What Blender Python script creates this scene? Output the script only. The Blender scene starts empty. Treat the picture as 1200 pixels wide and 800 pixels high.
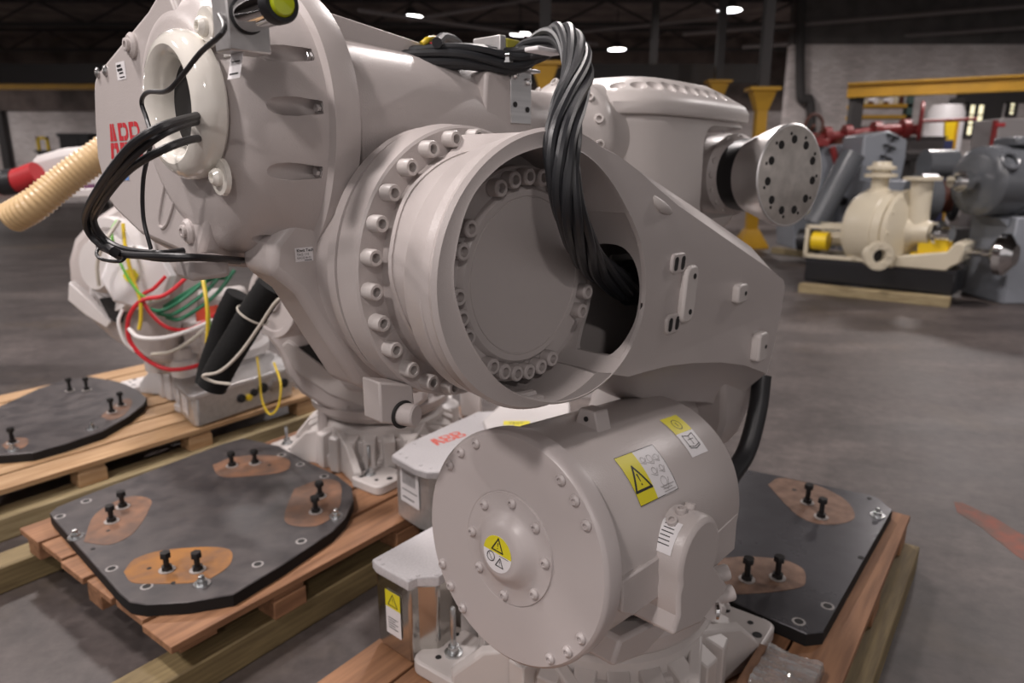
import bpy, bmesh, math, random
from math import sin, cos, pi, radians, sqrt, atan2, tan
from mathutils import Vector, Matrix, geometry
R_ = random.Random(7)
SC = bpy.context.scene
COL = SC.collection

# ---------------------------------------------------------------- camera
cam_d = bpy.data.cameras.new('camera')
cam = bpy.data.objects.new('camera', cam_d)
COL.objects.link(cam)
cam.location = (0, 0, 1.6)
cam.rotation_euler = (pi/2 - math.atan(206/820), 0, 0)
cam_d.sensor_width = 36
cam_d.lens = 36*820/1200
cam_d.clip_start = .02
cam_d.clip_end = 200
cam_d.dof.use_dof = True
cam_d.dof.focus_distance = 1.28
cam_d.dof.aperture_fstop = 3.1
SC.camera = cam

# ---------------------------------------------------------------- world, exposure
wd = bpy.data.worlds.new('hall_air')
SC.world = wd
wd.use_nodes = True
bg = wd.node_tree.nodes['Background']
bg.inputs[0].default_value = (1.0, .93, .92, 1)
bg.inputs[1].default_value = .56
SC.view_settings.view_transform = 'Standard'
SC.view_settings.look = 'None'
SC.view_settings.gamma = 1
SC.view_settings.use_curve_mapping = False
SC.view_settings.exposure = -0.08
LAMP_W = 205          # watts of one high bay lamp
LAMP_COL = (1.0, .915, .89)

# ---------------------------------------------------------------- materials
def mat(name, col, rough=.5, metal=0., var=.0, vscale=8., bump=0., bscale=200., spec=.5, coat=0., col2=None, stretch=None, rvar=0.):
    m = bpy.data.materials.new(name); m.use_nodes = True
    nt = m.node_tree; b = nt.nodes['Principled BSDF']
    b.inputs['Base Color'].default_value = (*col, 1)
    b.inputs['Roughness'].default_value = rough
    b.inputs['Metallic'].default_value = metal
    b.inputs['Specular IOR Level'].default_value = spec
    if coat: b.inputs['Coat Weight'].default_value = coat; b.inputs['Coat Roughness'].default_value = .1
    tc = nt.nodes.new('ShaderNodeTexCoord')
    src = tc.outputs['Object']
    if stretch:
        mp = nt.nodes.new('ShaderNodeMapping'); mp.inputs['Scale'].default_value = stretch
        nt.links.new(src, mp.inputs[0]); src = mp.outputs[0]
    if var or col2:
        n = nt.nodes.new('ShaderNodeTexNoise'); n.inputs['Scale'].default_value = vscale; n.inputs['Detail'].default_value = 6
        nt.links.new(src, n.inputs['Vector'])
        r = nt.nodes.new('ShaderNodeValToRGB')
        c2 = col2 if col2 else tuple(c*(1-var) for c in col)
        r.color_ramp.elements[0].position = .35; r.color_ramp.elements[0].color = (*c2, 1)
        r.color_ramp.elements[1].position = .65; r.color_ramp.elements[1].color = (*col, 1)
        nt.links.new(n.outputs['Fac'], r.inputs[0]); nt.links.new(r.outputs[0], b.inputs['Base Color'])
        if rvar:
            mr = nt.nodes.new('ShaderNodeMapRange'); mr.inputs[3].default_value = rough+rvar; mr.inputs[4].default_value = max(.02, rough-rvar)
            nt.links.new(n.outputs['Fac'], mr.inputs[0]); nt.links.new(mr.outputs[0], b.inputs['Roughness'])
    if bump:
        n2 = nt.nodes.new('ShaderNodeTexNoise'); n2.inputs['Scale'].default_value = bscale; n2.inputs['Detail'].default_value = 2
        nt.links.new(src, n2.inputs['Vector'])
        bp = nt.nodes.new('ShaderNodeBump'); bp.inputs['Strength'].default_value = bump; bp.inputs['Distance'].default_value = .002
        nt.links.new(n2.outputs['Fac'], bp.inputs['Height']); nt.links.new(bp.outputs[0], b.inputs['Normal'])
    return m
def emat(name, col, s):
    m = bpy.data.materials.new(name); m.use_nodes = True
    b = m.node_tree.nodes['Principled BSDF']
    b.inputs['Base Color'].default_value = (*col, 1)
    b.inputs['Emission Color'].default_value = (*col, 1); b.inputs['Emission Strength'].default_value = s
    return m
def wood(name, c1, c2, rough=.65, scale=3.):
    # grain runs along the longest axis of the board (object x in the ground grid)
    return mat(name, c1, rough, var=.1, vscale=scale, col2=c2, stretch=(1.2, 14, 14), bump=.25, bscale=30)
PAINT = mat('grey_robot_paint', (.495, .45, .435), .34, bump=.22, bscale=330, var=.04, vscale=2)
PAINT2 = mat('light_robot_paint', (.55, .51, .49), .38, bump=.08, bscale=300, var=.05, vscale=3)
WHITE = mat('white_machine_paint', (.60, .57, .56), .4, var=.05, vscale=3)
CAPP = mat('cover_grey_paint', (.475, .43, .42), .36, bump=.05, bscale=330)
GROM = mat('ivory_glossy_plastic', (.80, .765, .70), .10, coat=.6, var=.06, vscale=6)
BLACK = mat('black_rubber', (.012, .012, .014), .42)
CABLE = mat('grey_black_cable', (.020, .021, .024), .42, bump=.1, bscale=120)
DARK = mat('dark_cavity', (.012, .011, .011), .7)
RUBBER = mat('matt_black_hose', (.010, .010, .010), .8, bump=.5, bscale=60, spec=.2)
STEEL = mat('brushed_steel', (.62, .61, .61), .28, 1., var=.15, vscale=4, stretch=(1, 1, 30))
ALU = mat('machined_aluminium', (.82, .80, .79), .36, 1., bump=.05, bscale=80, var=.08, vscale=3)
ALUF = mat('aluminium_face', (.62, .58, .54), .42, .55, var=.25, vscale=18)
CHROME = mat('chrome', (.8, .8, .8), .08, 1.)
ZINC = mat('zinc_plated_steel', (.62, .64, .65), .25, 1., var=.2, vscale=30)
BOXM = mat('galvanised_sheet', (.60, .585, .58), .42, .75, var=.12, vscale=40)
BOXS = mat('shiny_sheet_steel', (.55, .53, .5), .18, 1., var=.1, vscale=5)
SPECK = mat('speckled_light_grey_paint', (.52, .50, .51), .5, var=.12, vscale=140)
PLATE = mat('dark_steel_plate', (.050, .045, .047), .45, .3, vscale=13, col2=(.085, .074, .073), rvar=.12, bump=.12, bscale=60)
PLATE2 = mat('dark_oiled_plate', (.105, .103, .112), .30, .5, vscale=6, col2=(.07, .068, .075), rvar=.08)
PEDGE = mat('black_plate_edge', (.011, .010, .010), .75, spec=.25)
RUST = mat('rust_patch', (.21, .105, .06), .65, vscale=14, col2=(.115, .068, .048), bump=.3, bscale=120)
RUSTO = mat('orange_rust_patch', (.34, .145, .030), .65, vscale=10, col2=(.16, .085, .05), bump=.3, bscale=120)
RUSTD = mat('brown_rust_patch', (.115, .058, .034), .5, vscale=20, col2=(.20, .115, .075))
SCALEM = mat('bare_scuffed_steel', (.40, .37, .35), .5, .3, var=.3, vscale=60)
WHMARK = mat('pale_grind_mark', (.34, .32, .31), .5, var=.3, vscale=90)
BLKBOLT = mat('black_oxide_bolt', (.016, .015, .015), .36, .3)
DECK = wood('orange_brown_board', (.31, .155, .078), (.20, .095, .047))
DECK2 = wood('pale_pallet_board', (.46, .30, .165), (.33, .19, .09))
SKID = wood('greenish_treated_beam', (.24, .18, .085), (.14, .10, .047), scale=4)
SKIDL = wood('pale_sawn_beam', (.37, .30, .17), (.25, .19, .10), scale=4)
YEL = mat('label_yellow', (.70, .62, .02), .45)
LWHT = mat('label_white', (.74, .72, .73), .45)
LINK = mat('label_black_ink', (.018, .018, .02), .5)
LBLUE = mat('label_blue', (.16, .30, .62), .45)
RED = mat('logo_red', (.52, .035, .045), .45)
ORED = mat('logo_orange_red', (.72, .09, .05), .45)
LIME = mat('lime_button', (.50, .58, .012), .25, coat=.5)
BEIGE = mat('beige_hose_plastic', (.60, .42, .22), .3, var=.08, vscale=5)
WRED = mat('red_wire', (.55, .02, .03), .35)
WGRN = mat('green_wire', (.012, .16, .075), .35)
WLG = mat('bright_green_wire', (.16, .50, .07), .35)
WYEL = mat('yellow_wire', (.66, .48, .03), .35)
WWHT = mat('white_wire', (.72, .69, .68), .35)
WCLR = mat('milky_tube', (.50, .46, .40), .2)
CREAM = mat('cream_machine_paint', (.66, .595, .46), .32, var=.05, vscale=3)
BGREY = mat('blue_grey_machine_paint', (.27, .29, .325), .3, var=.1, vscale=3)
MGREY = mat('motor_grey_paint', (.125, .133, .146), .24, var=.1, vscale=3)
CABG = mat('cabinet_grey', (.33, .31, .31), .5)
YPAINT = mat('crane_yellow', (.55, .30, .012), .5, var=.2, vscale=2)
YBRT = mat('bright_yellow_guard', (.80, .55, .01), .45)
MRED = mat('maroon_valve_paint', (.24, .025, .025), .45)
BRN = mat('rusty_coupling', (.12, .035, .02), .6, var=.3, vscale=20)
NAVY = mat('navy_panel', (.03, .035, .10), .5)
DKSTEEL = mat('dark_roof_steel', (.034, .031, .031), .7)
PIPEG = mat('grey_conduit', (.22, .20, .20), .6)
WINDOW = emat('daylit_pane', (1., .92, .62), 1.1)
LAMPG = emat('lamp_lens', (1., .97, .98), 14.)
FLUO = emat('far_strip_lamp', (1., .97, .95), 3.)

def floor_mat():
    m = mat('worn_concrete', (.27, .245, .235), .45)
    nt = m.node_tree; b = nt.nodes['Principled BSDF']; tc = nt.nodes['Texture Coordinate']
    def noise(s, d, st=None):
        n = nt.nodes.new('ShaderNodeTexNoise'); n.inputs['Scale'].default_value = s; n.inputs['Detail'].default_value = d; n.inputs['Roughness'].default_value = .65
        mp = nt.nodes.new('ShaderNodeMapping'); mp.inputs['Scale'].default_value = st or (1, 1, 1); mp.inputs['Rotation'].default_value = (0, 0, radians(28))
        nt.links.new(tc.outputs['Object'], mp.inputs[0]); nt.links.new(mp.outputs[0], n.inputs['Vector']); return n
    a = noise(.9, 8); s = noise(1.3, 6, (.5, 1.6, 1)); f = noise(14, 12)
    r = nt.nodes.new('ShaderNodeValToRGB'); e = r.color_ramp.elements
    e[0].position = .30; e[0].color = (.032, .026, .025, 1); e[1].position = .70; e[1].color = (.150, .124, .114, 1)
    e.new(.5).color = (.072, .059, .056, 1)
    mx = nt.nodes.new('ShaderNodeMix'); mx.data_type = 'FLOAT'; mx.inputs[0].default_value = .5
    nt.links.new(a.outputs['Fac'], mx.inputs[2]); nt.links.new(s.outputs['Fac'], mx.inputs[3])
    nt.links.new(mx.outputs[0], r.inputs[0])
    m2 = nt.nodes.new('ShaderNodeMix'); m2.data_type = 'RGBA'; m2.blend_type = 'OVERLAY'; m2.inputs[0].default_value = .8
    nt.links.new(r.outputs[0], m2.inputs[6]); nt.links.new(f.outputs['Fac'], m2.inputs[7]); 
    st = noise(.55, 7); sr = nt.nodes.new('ShaderNodeMapRange'); sr.inputs[1].default_value = .56; sr.inputs[2].default_value = .72; sr.inputs[4].default_value = .45
    nt.links.new(st.outputs['Fac'], sr.inputs[0])
    m3 = nt.nodes.new('ShaderNodeMix'); m3.data_type = 'RGBA'; m3.inputs[7].default_value = (.115, .082, .046, 1)
    nt.links.new(sr.outputs[0], m3.inputs[0]); nt.links.new(m2.outputs[2], m3.inputs[6]); nt.links.new(m3.outputs[2], b.inputs['Base Color'])
    mr = nt.nodes.new('ShaderNodeMapRange'); mr.inputs[3].default_value = .34; mr.inputs[4].default_value = .66
    nt.links.new(a.outputs['Fac'], mr.inputs[0]); nt.links.new(mr.outputs[0], b.inputs['Roughness'])
    return m
FLOOR = floor_mat()
CEIL = mat('dark_ceiling', (.17, .135, .122), .8, var=.6, vscale=1.2)
def brick_mat():
    m = mat('whitewashed_brick', (.4, .38, .37), .8)
    nt = m.node_tree; b = nt.nodes['Principled BSDF']; tc = nt.nodes['Texture Coordinate']
    mp = nt.nodes.new('ShaderNodeMapping'); mp.inputs['Rotation'].default_value = (radians(90), 0, 0)
    br = nt.nodes.new('ShaderNodeTexBrick'); br.inputs['Scale'].default_value = 1.
    br.inputs['Brick Width'].default_value = .25; br.inputs['Row Height'].default_value = .085; br.inputs['Mortar Size'].default_value = .008
    br.inputs['Color1'].default_value = (.62, .57, .56, 1); br.inputs['Color2'].default_value = (.48, .44, .43, 1); br.inputs['Mortar'].default_value = (.36, .33, .32, 1)
    nt.links.new(tc.outputs['Object'], mp.inputs[0]); nt.links.new(mp.outputs[0], br.inputs['Vector'])
    n = nt.nodes.new('ShaderNodeTexNoise'); n.inputs['Scale'].default_value = .7; n.inputs['Detail'].default_value = 6
    nt.links.new(tc.outputs['Object'], n.inputs['Vector'])
    m2 = nt.nodes.new('ShaderNodeMix'); m2.data_type = 'RGBA'; m2.blend_type = 'OVERLAY'; m2.inputs[0].default_value = .6
    nt.links.new(br.outputs['Color'], m2.inputs[6]); nt.links.new(n.outputs['Fac'], m2.inputs[7]); nt.links.new(m2.outputs[2], b.inputs['Base Color'])
    return m
BRICK = brick_mat()
WRAP = mat('clear_stretch_film', (1, 1, 1), .05)
WRAP.node_tree.nodes['Principled BSDF'].inputs['Transmission Weight'].default_value = .88
WRAP.node_tree.nodes['Principled BSDF'].inputs['IOR'].default_value = 1.4

# ---------------------------------------------------------------- mesh building
def V(*a): return Vector(a)
def frame(d):
    d = Vector(d).normalized()
    a = d.cross(V(0, 0, 1))
    if a.length < 1e-4: a = V(1, 0, 0)
    a.normalize()
    return a, d.cross(a), d
class M:
    def __init__(s, T=None): s.v = []; s.f = []; s.T = T or Matrix()
    def add(s, vs, fs):
        o = len(s.v); s.v += [s.T @ Vector(p) for p in vs]; s.f += [[i+o for i in f] for f in fs]; return s
    def box(s, x0, x1, y0, y1, z0, z1, T=None):
        vs = [V(x, y, z) for z in (z0, z1) for y in (y0, y1) for x in (x0, x1)]
        if T: vs = [T @ p for p in vs]
        return s.add(vs, [(0, 2, 3, 1), (4, 5, 7, 6), (0, 1, 5, 4), (2, 6, 7, 3), (0, 4, 6, 2), (1, 3, 7, 5)])
    def loft(s, loops, c0=True, c1=True, closed=False):
        n = len(loops[0]); vs = [p for l in loops for p in l]; fs = []
        L = len(loops)
        for k in range(L if closed else L-1):
            a = k*n; b = ((k+1) % L)*n
            for i in range(n):
                j = (i+1) % n; fs.append((a+i, a+j, b+j, b+i))
        if not closed:
            if c0: fs.append(tuple(reversed(range(n))))
            if c1: fs.append(tuple(range((L-1)*n, L*n)))
        return s.add(vs, fs)
    def prism(s, loop, vec, bev=0.):
        loop = [Vector(p) for p in loop]; vec = Vector(vec)
        return s.loft([loop, [p+vec for p in loop]])
    def lathe(s, o, d, prof, seg=40, sy=1.):
        a, b, d = frame(d); o = Vector(o); loops = []
        for t, r in prof:
            r = max(r, 1e-5)
            loops.append([o+d*t+(a*cos(2*pi*i/seg)+b*sin(2*pi*i/seg)*sy)*r for i in range(seg)])
        return s.loft(loops)
    def cyl(s, p, q, r, seg=20, r2=None):
        p = Vector(p); q = Vector(q); L = (q-p).length
        return s.lathe(p, q-p, [(0, r), (L, r if r2 is None else r2)], seg)
    def tube(s, pts, r, seg=10, n=0, rf=None):
        pts = spline(pts, n) if n else [Vector(p) for p in pts]
        t0 = (pts[1]-pts[0]).normalized(); a, b, _ = frame(t0); loops = []
        for i, p in enumerate(pts):
            t = (pts[min(i+1, len(pts)-1)]-pts[max(i-1, 0)])
            if t.length < 1e-9: t = t0
            t = t.normalized(); a = (a-t*a.dot(t)).normalized(); b = t.cross(a)
            rr = rf(i, len(pts)) if rf else r
            loops.append([p+(a*cos(2*pi*k/seg)+b*sin(2*pi*k/seg))*rr for k in range(seg)])
        return s.loft(loops)
    def torus(s, o, d, R, r, seg=48, s2=16, sx=1., sy=1., arc=1.):
        a, b, d = frame(d); o = Vector(o); loops = []
        for i in range(seg):
            t = 2*pi*i/seg; e = a*cos(t)*sx+b*sin(t)*sy
            loops.append([o+e*R+(e.normalized()*cos(2*pi*k/s2)+d*sin(2*pi*k/s2))*r for k in range(s2)])
        return s.loft(loops, closed=True)
    def face_holes(s, outer, holes, flip=False):
        # polygon with holes
        polys = [[Vector(p) for p in outer]]+[[Vector(p) for p in h] for h in holes]
        flat = [p for l in polys for p in l]
        tr = geometry.tessellate_polygon(polys)
        return s.add(flat, [tuple(t) for t in tr])
    def sphere(s, o, r, seg=20, sz=1.):
        return s.lathe(o, (0, 0, 1), [(-r*cos(pi*i/10)*sz, r*sin(pi*i/10)) for i in range(11)], seg)
def spline(pts, n=8):
    P = [Vector(p) for p in pts]; P = [P[0]*2-P[1]]+P+[P[-1]*2-P[-2]]; out = []
    for i in range(1, len(P)-2):
        a, b, c, d = P[i-1:i+3]
        for k in range(n):
            t = k/n
            out.append(.5*((2*b)+(c-a)*t+(2*a-5*b+4*c-d)*t*t+(3*b-a-3*c+d)*t*t*t))
    out.append(P[-2]); return out
def even(pts, step):
    out = [pts[0].copy()]; acc = 0.
    for p, q in zip(pts, pts[1:]):
        L = (q-p).length; d = step-acc
        while d <= L: out.append(p.lerp(q, d/L)); d += step
        acc = L-(d-step)
    return out
def mesh(name, m, sharp=32):
    me = bpy.data.meshes.new(name); me.from_pydata([tuple(p) for p in m.v], [], m.f)
    bm = bmesh.new(); bm.from_mesh(me)
    bmesh.ops.remove_doubles(bm, verts=bm.verts, dist=1e-5)
    bmesh.ops.recalc_face_normals(bm, faces=bm.faces)
    for f in bm.faces: f.smooth = True
    bm.to_mesh(me); bm.free()
    me.set_sharp_from_angle(angle=radians(sharp)); return me
def obj(name, m, ma, parent=None, bev=0., sharp=32, seg=2, label=None):
    me = m if isinstance(m, bpy.types.Mesh) else mesh(name, m, sharp)
    o = bpy.data.objects.new(name, me); COL.objects.link(o)
    if ma is not None and not me.materials:
        for x in (ma if isinstance(ma, (list, tuple)) else [ma]): me.materials.append(x)
    if parent: o.parent = parent
    if bev:
        b = o.modifiers.new('bevel', 'BEVEL'); b.width = bev; b.segments = seg; b.limit_method = 'ANGLE'; b.angle_limit = radians(40); b.harden_normals = False
    if label: o['label'] = label
    return o
def cut(o, *cutters):
    # carve pockets and holes, keep the carved mesh
    bpy.context.view_layer.update()
    ts = []
    for c in cutters:
        me = mesh('cut', c); t = bpy.data.objects.new('cut', me); COL.objects.link(t); t.parent = o.parent; ts.append(t)
        md = o.modifiers.new('b', 'BOOLEAN'); md.object = t; md.operation = 'DIFFERENCE'; md.solver = 'EXACT'
    bpy.context.view_layer.update()
    dg = bpy.context.evaluated_depsgraph_get()
    me = bpy.data.meshes.new_from_object(o.evaluated_get(dg))
    for md in [x for x in o.modifiers]: o.modifiers.remove(md)
    old = o.data; o.data = me; bpy.data.meshes.remove(old)
    for p in me.polygons: p.use_smooth = True
    me.set_sharp_from_angle(angle=radians(32))
    for t in ts:
        d = t.data; bpy.data.objects.remove(t); bpy.data.meshes.remove(d)
    return o
def thing(name, label, cat, loc=(0, 0, 0), rz=0., group=None):
    o = bpy.data.objects.new(name, None); COL.objects.link(o); o.empty_display_size = .1
    o.location = loc; o.rotation_euler = (0, 0, rz); o['label'] = label; o['category'] = cat
    if group: o['group'] = group
    return o
def tag(o, label, cat, group=None):
    o['label'] = label; o['category'] = cat
    if group: o['group'] = group
    return o
def struct(name, m, ma, **k):
    o = obj(name, m, ma, **k); o['kind'] = 'structure'; return o
def orient(o, pos, d, s=1.):
    a, b, d = frame(d); o.matrix_local = Matrix.Translation(Vector(pos)) @ Matrix((a, b, d)).transposed().to_4x4() @ Matrix.Diagonal((s, s, s, 1))
BM = {}
def bolt(parent, pos, d, r, h, ma, kind='socket'):
    # socket head cap screw, hexagon head or plain button, standing on pos along d
    key = (kind, round(h/r, 2), ma.name)
    if key not in BM:
        k = h/r; m = M()
        if kind == 'socket':
            m.lathe((0, 0, 0), (0, 0, 1), [(0, 1), (k*.88, 1), (k, .88), (k, .56), (k*.4, .56), (k*.4, 0)], 18)
        elif kind == 'button':
            m.lathe((0, 0, 0), (0, 0, 1), [(0, 1), (k*.5, .97), (k, .62), (k, .4), (k*.5, .36), (k*.5, 0)], 16)
        elif kind == 'hex':
            m.lathe((0, 0, 0), (0, 0, 1), [(0, 1.35), (k*.18, 1.35), (k*.18, 1), (k*.9, 1), (k, .85), (k, .0)], 6)
        BM[key] = mesh('bolt', m); BM[key].materials.append(ma)
    o = obj('bolt', BM[key], None, parent); orient(o, pos, d, r); return o
def circle(c, d, r, n, a0=0., sx=1., sy=1.):
    a, b, d = frame(d); c = Vector(c); return [c+(a*cos(a0+2*pi*i/n)*sx+b*sin(a0+2*pi*i/n)*sy)*r for i in range(n)]
def rrect(w, h, r, n=4):
    out = []
    for cx, cy, a0 in ((w/2-r, h/2-r, 0), (-w/2+r, h/2-r, 90), (-w/2+r, -h/2+r, 180), (w/2-r, -h/2+r, 270)):
        for i in range(n+1):
            a = radians(a0+90*i/n); out.append((cx+r*cos(a), cy+r*sin(a)))
    return out
# flat print: pieces in label coordinates (x right, y up, metres) mapped onto a surface by fn(x, y, lift)
def sticker(name, parent, fn, pieces, label=None):
    # first piece is the backing sheet (the sticker itself); the others are its print
    root = None; k = 0
    for ma, polys in pieces:
        m = M()
        for poly in polys:
            lo = .0006+.0004*k
            if len(poly) == 4:       # quads are diced so that they follow round surfaces
                n = 8 if k < 2 else 4; g = []
                for j in range(n+1):
                    for i in range(n+1):
                        s_, t_ = i/n, j/n
                        x = (poly[0][0]*(1-s_)+poly[1][0]*s_)*(1-t_)+(poly[3][0]*(1-s_)+poly[2][0]*s_)*t_
                        y = (poly[0][1]*(1-s_)+poly[1][1]*s_)*(1-t_)+(poly[3][1]*(1-s_)+poly[2][1]*s_)*t_
                        g.append(fn(x, y, lo))
                m.add(g, [(j*(n+1)+i, j*(n+1)+i+1, (j+1)*(n+1)+i+1, (j+1)*(n+1)+i) for j in range(n) for i in range(n)])
            else:
                m.add([fn(x, y, lo) for x, y in poly], [tuple(range(len(poly)))])
        o = obj(name if root is None else 'print', m, ma, parent if root is None else root)
        if root is None:
            root = o
            if label: o['label'] = label
        k += 1
    return root
def line2(p, q, w):
    p = Vector((*p, 0)); q = Vector((*q, 0)); d = (q-p).normalized(); n = V(-d.y, d.x, 0)*w/2
    return [((p+n).x, (p+n).y), ((p-n).x, (p-n).y), ((q-n).x, (q-n).y), ((q+n).x, (q+n).y)]
def poly_lines(pts, w, close=True):
    out = []
    for i in range(len(pts) if close else len(pts)-1):
        p = Vector(pts[i]); q = Vector(pts[(i+1) % len(pts)]); d = (q-p).normalized()*w*.45
        out.append(line2(p-d, q+d, w))
    return out
def ring2(c, r, w, n=20):
    out = []
    for i in range(n):
        a, b = 2*pi*i/n, 2*pi*(i+1)/n
        out.append([(c[0]+(r-w/2)*cos(a), c[1]+(r-w/2)*sin(a)), (c[0]+(r+w/2)*cos(a), c[1]+(r+w/2)*sin(a)), (c[0]+(r+w/2)*cos(b), c[1]+(r+w/2)*sin(b)), (c[0]+(r-w/2)*cos(b), c[1]+(r-w/2)*sin(b))])
    return out
def rect(x0, y0, x1, y1): return [(x0, y0), (x1, y0), (x1, y1), (x0, y1)]
def triangle_sign(cx, cy, s, w):
    t = [(cx-s*.5, cy-s*.4), (cx+s*.5, cy-s*.4), (cx, cy+s*.5)]
    return poly_lines(t, w)+[[(cx-w*.45, cy+s*.2), (cx-w*.2, cy-s*.1), (cx+w*.2, cy-s*.1), (cx+w*.45, cy+s*.2)], rect(cx-w*.35, cy-s*.24, cx+w*.35, cy-s*.24+w*.7)]
def text_polys(txt, x, y, h, bold=False):
    # the built-in font as filled polygons
    cu = bpy.data.curves.new('t', 'FONT'); cu.body = txt; cu.size = h*1.42; cu.resolution_u = 2
    if bold: cu.offset = h*.035
    o = bpy.data.objects.new('t', cu); COL.objects.link(o); bpy.context.view_layer.update()
    me = bpy.data.meshes.new_from_object(o.evaluated_get(bpy.context.evaluated_depsgraph_get()))
    vs = [v.co.copy() for v in me.vertices]
    out = [[(vs[i].x+x, vs[i].y+y) for i in p.vertices] for p in me.polygons]
    bpy.data.objects.remove(o); bpy.data.curves.remove(cu); bpy.data.meshes.remove(me); return out
def logo_polys(x, y, w, h):
    # three block letters, each split by a cross of thin gaps
    g = h*.045; lw = w*.315; gp = (w-3*lw)/2; out = []
    mid = h*.46
    # A: left and right halves
    def A(x0):
        q = []
        for sg in (-1, 1):
            cx = x0+lw/2
            def X(t): return cx+sg*t
            a = lw/2
            def xe(yy): return a*(1-.62*yy/h)          # outer edge
            top = [(X(g*.5), y+mid+g), (X(xe(mid+g)), y+mid+g), (X(xe(h)), y+h), (X(g*.5), y+h)]
            up_in = [(X(g*.5), y+mid+g), (X(xe(mid+g)), y+mid+g), (X(xe(h)), y+h), (X(g*.5), y+h)]
            low = [(X(a*.38), y), (X(xe(0)), y), (X(xe(mid)), y+mid), (X(g*.5), y+mid), (X(g*.5), y+mid-h*.17), (X(a*.30), y+mid-h*.17)]
            q += [up_in, low]
        return q
    def B(x0):
        q = []; cx = x0+lw*.48
        def left(yb, yt, t):
            xr = cx-g*.5; xs = x0+lw*.24
            return [(x0, yb), (xr, yb), (xr, yb+t), (xs, yb+t), (xs, yt-t), (xr, yt-t), (xr, yt), (x0, yt)]
        def lobe(yb, yt, wd, t):
            c = (yb+yt)/2; r = (yt-yb)/2; xl = cx+g*.5
            o = [(xl+wd*.35+wd*.65*cos(-pi/2+pi*i/8), c+r*sin(-pi/2+pi*i/8)) for i in range(9)]
            k = [(xl+wd*.3+wd*.3*cos(-pi/2+pi*i/8), c+(r-t)*sin(-pi/2+pi*i/8)) for i in range(9)]
            return [(xl, yb)]+o+[(xl, yt), (xl, yt-t)]+k[::-1]+[(xl, yb+t)]
        t = h*.13
        q += [left(y+mid+g, y+h, t), left(y, y+mid, t), lobe(y+mid+g, y+h, lw*.45, t), lobe(y, y+mid, lw*.52, t)]
        return q
    return A(x)+B(x+lw+gp)+B(x+2*(lw+gp))

# ---------------------------------------------------------------- robot in front
# robot frame: x along the forearm (away), y away to the left, z up from the floor
U_AZ = radians(90-36.87)      # direction of the pallets
r1 = thing('industrial_robot', 'large grey front robot with a round end cover and a twisted cable bundle', 'robot', (.26, 1.71, .225), radians(47), 'industrial robots on pallets')

def base_casting(parent, T, ma, half=.378):
    m = M(T)
    for sx in (-1, 1):
        for sy in (-1, 1):
            c = V(sx*(half-.085), sy*(half-.085), 0); r = rrect(.19, .19, .035)
            m.loft([[V(c.x+x, c.y+y, .225) for x, y in r], [V(c.x+x, c.y+y, .262) for x, y in r], [V(c.x+x*.96, c.y+y*.96, .268) for x, y in r]])
            # two webs that run from the pad to the ring
            d = V(sx, sy, 0).normalized(); t = V(-d.y, d.x, 0)
            for k in (-1, 1):
                p0 = d*.20+t*k*.20; p1 = d*.435+t*k*.093; w = t*k*.018
                m.loft([[p0-w+V(0, 0, .225), p0+w+V(0, 0, .225), p0+w+V(0, 0, .43), p0-w+V(0, 0, .43)],
                        [p0*.35+p1*.65-w+V(0, 0, .225), p0*.35+p1*.65+w+V(0, 0, .225), p0*.35+p1*.65+w+V(0, 0, .375), p0*.35+p1*.65-w+V(0, 0, .375)],
                        [p1-w+V(0, 0, .225), p1+w+V(0, 0, .225), p1+w+V(0, 0, .285), p1-w+V(0, 0, .285)]])
            q = d*.24; m.loft([[q+t*.2+V(0, 0, z) for z in (.225, .40)]+[q-t*.2+V(0, 0, z) for z in (.40, .225)], [q+d*.07+t*.15+V(0, 0, z) for z in (.225, .38)]+[q+d*.07-t*.15+V(0, 0, z) for z in (.38, .225)]])
    m.lathe((0, 0, .225), (0, 0, 1), [(0, .335), (.06, .335), (.08, .315), (.20, .300), (.215, .285), (.215, 0)], 72)
    b = obj('base', m, ma, parent, bev=.006)
    rb = M(T)
    for i in range(24):
        a = 2*pi*(i+.5)/24; d = V(cos(a), sin(a), 0); t = V(-sin(a), cos(a), 0)
        rb.loft([[d*.28+t*.030*k+V(0, 0, z) for k, z in ((-1, .225), (1, .225), (1, .415), (-1, .415))], [d*.352+t*.026*k+V(0, 0, z) for k, z in ((-1, .225), (1, .225), (1, .385), (-1, .385))]])
    o = obj('rib', rb, ma, b, bev=.004); o['kind'] = 'stuff'
    for sx in (-1, 1):
        for sy in (-1, 1):
            for dx, dy, r in ((.0, .065, .014), (.045, .03, .009), (.06, -.05, .012), (-.06, .055, .009)):
                hm = M(T); hm.lathe((sx*(half-.085+dx), sy*(half-.085+dy), .2685), (0, 0, 1), [(0, r), (.0008, r), (.0008, 0)], 14)
                obj('bolt_hole', hm, DARK, b)
    return b
def anchor(parent, p, h=.13):
    # long shank levelling bolt with a washer and nut
    m = M(); m.lathe(p, (0, 0, 1), [(0, .026), (.006, .026), (.008, .018), (.014, .018)], 18); m.lathe(Vector(p)+V(0, 0, .014), (0, 0, 1), [(0, .016), (.012, .015), (.012, .0085), (h, .0085), (h+.004, .006)], 12)
    return obj('levelling_bolt', m, ZINC, parent)
RB = Matrix.Translation((.032, .036, 0)) @ Matrix.Rotation(radians(6.1), 4, 'Z')
base1 = base_casting(r1, RB, PAINT2)
anchor(base1, RB @ V(-.30, .30, .268), .13)

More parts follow.
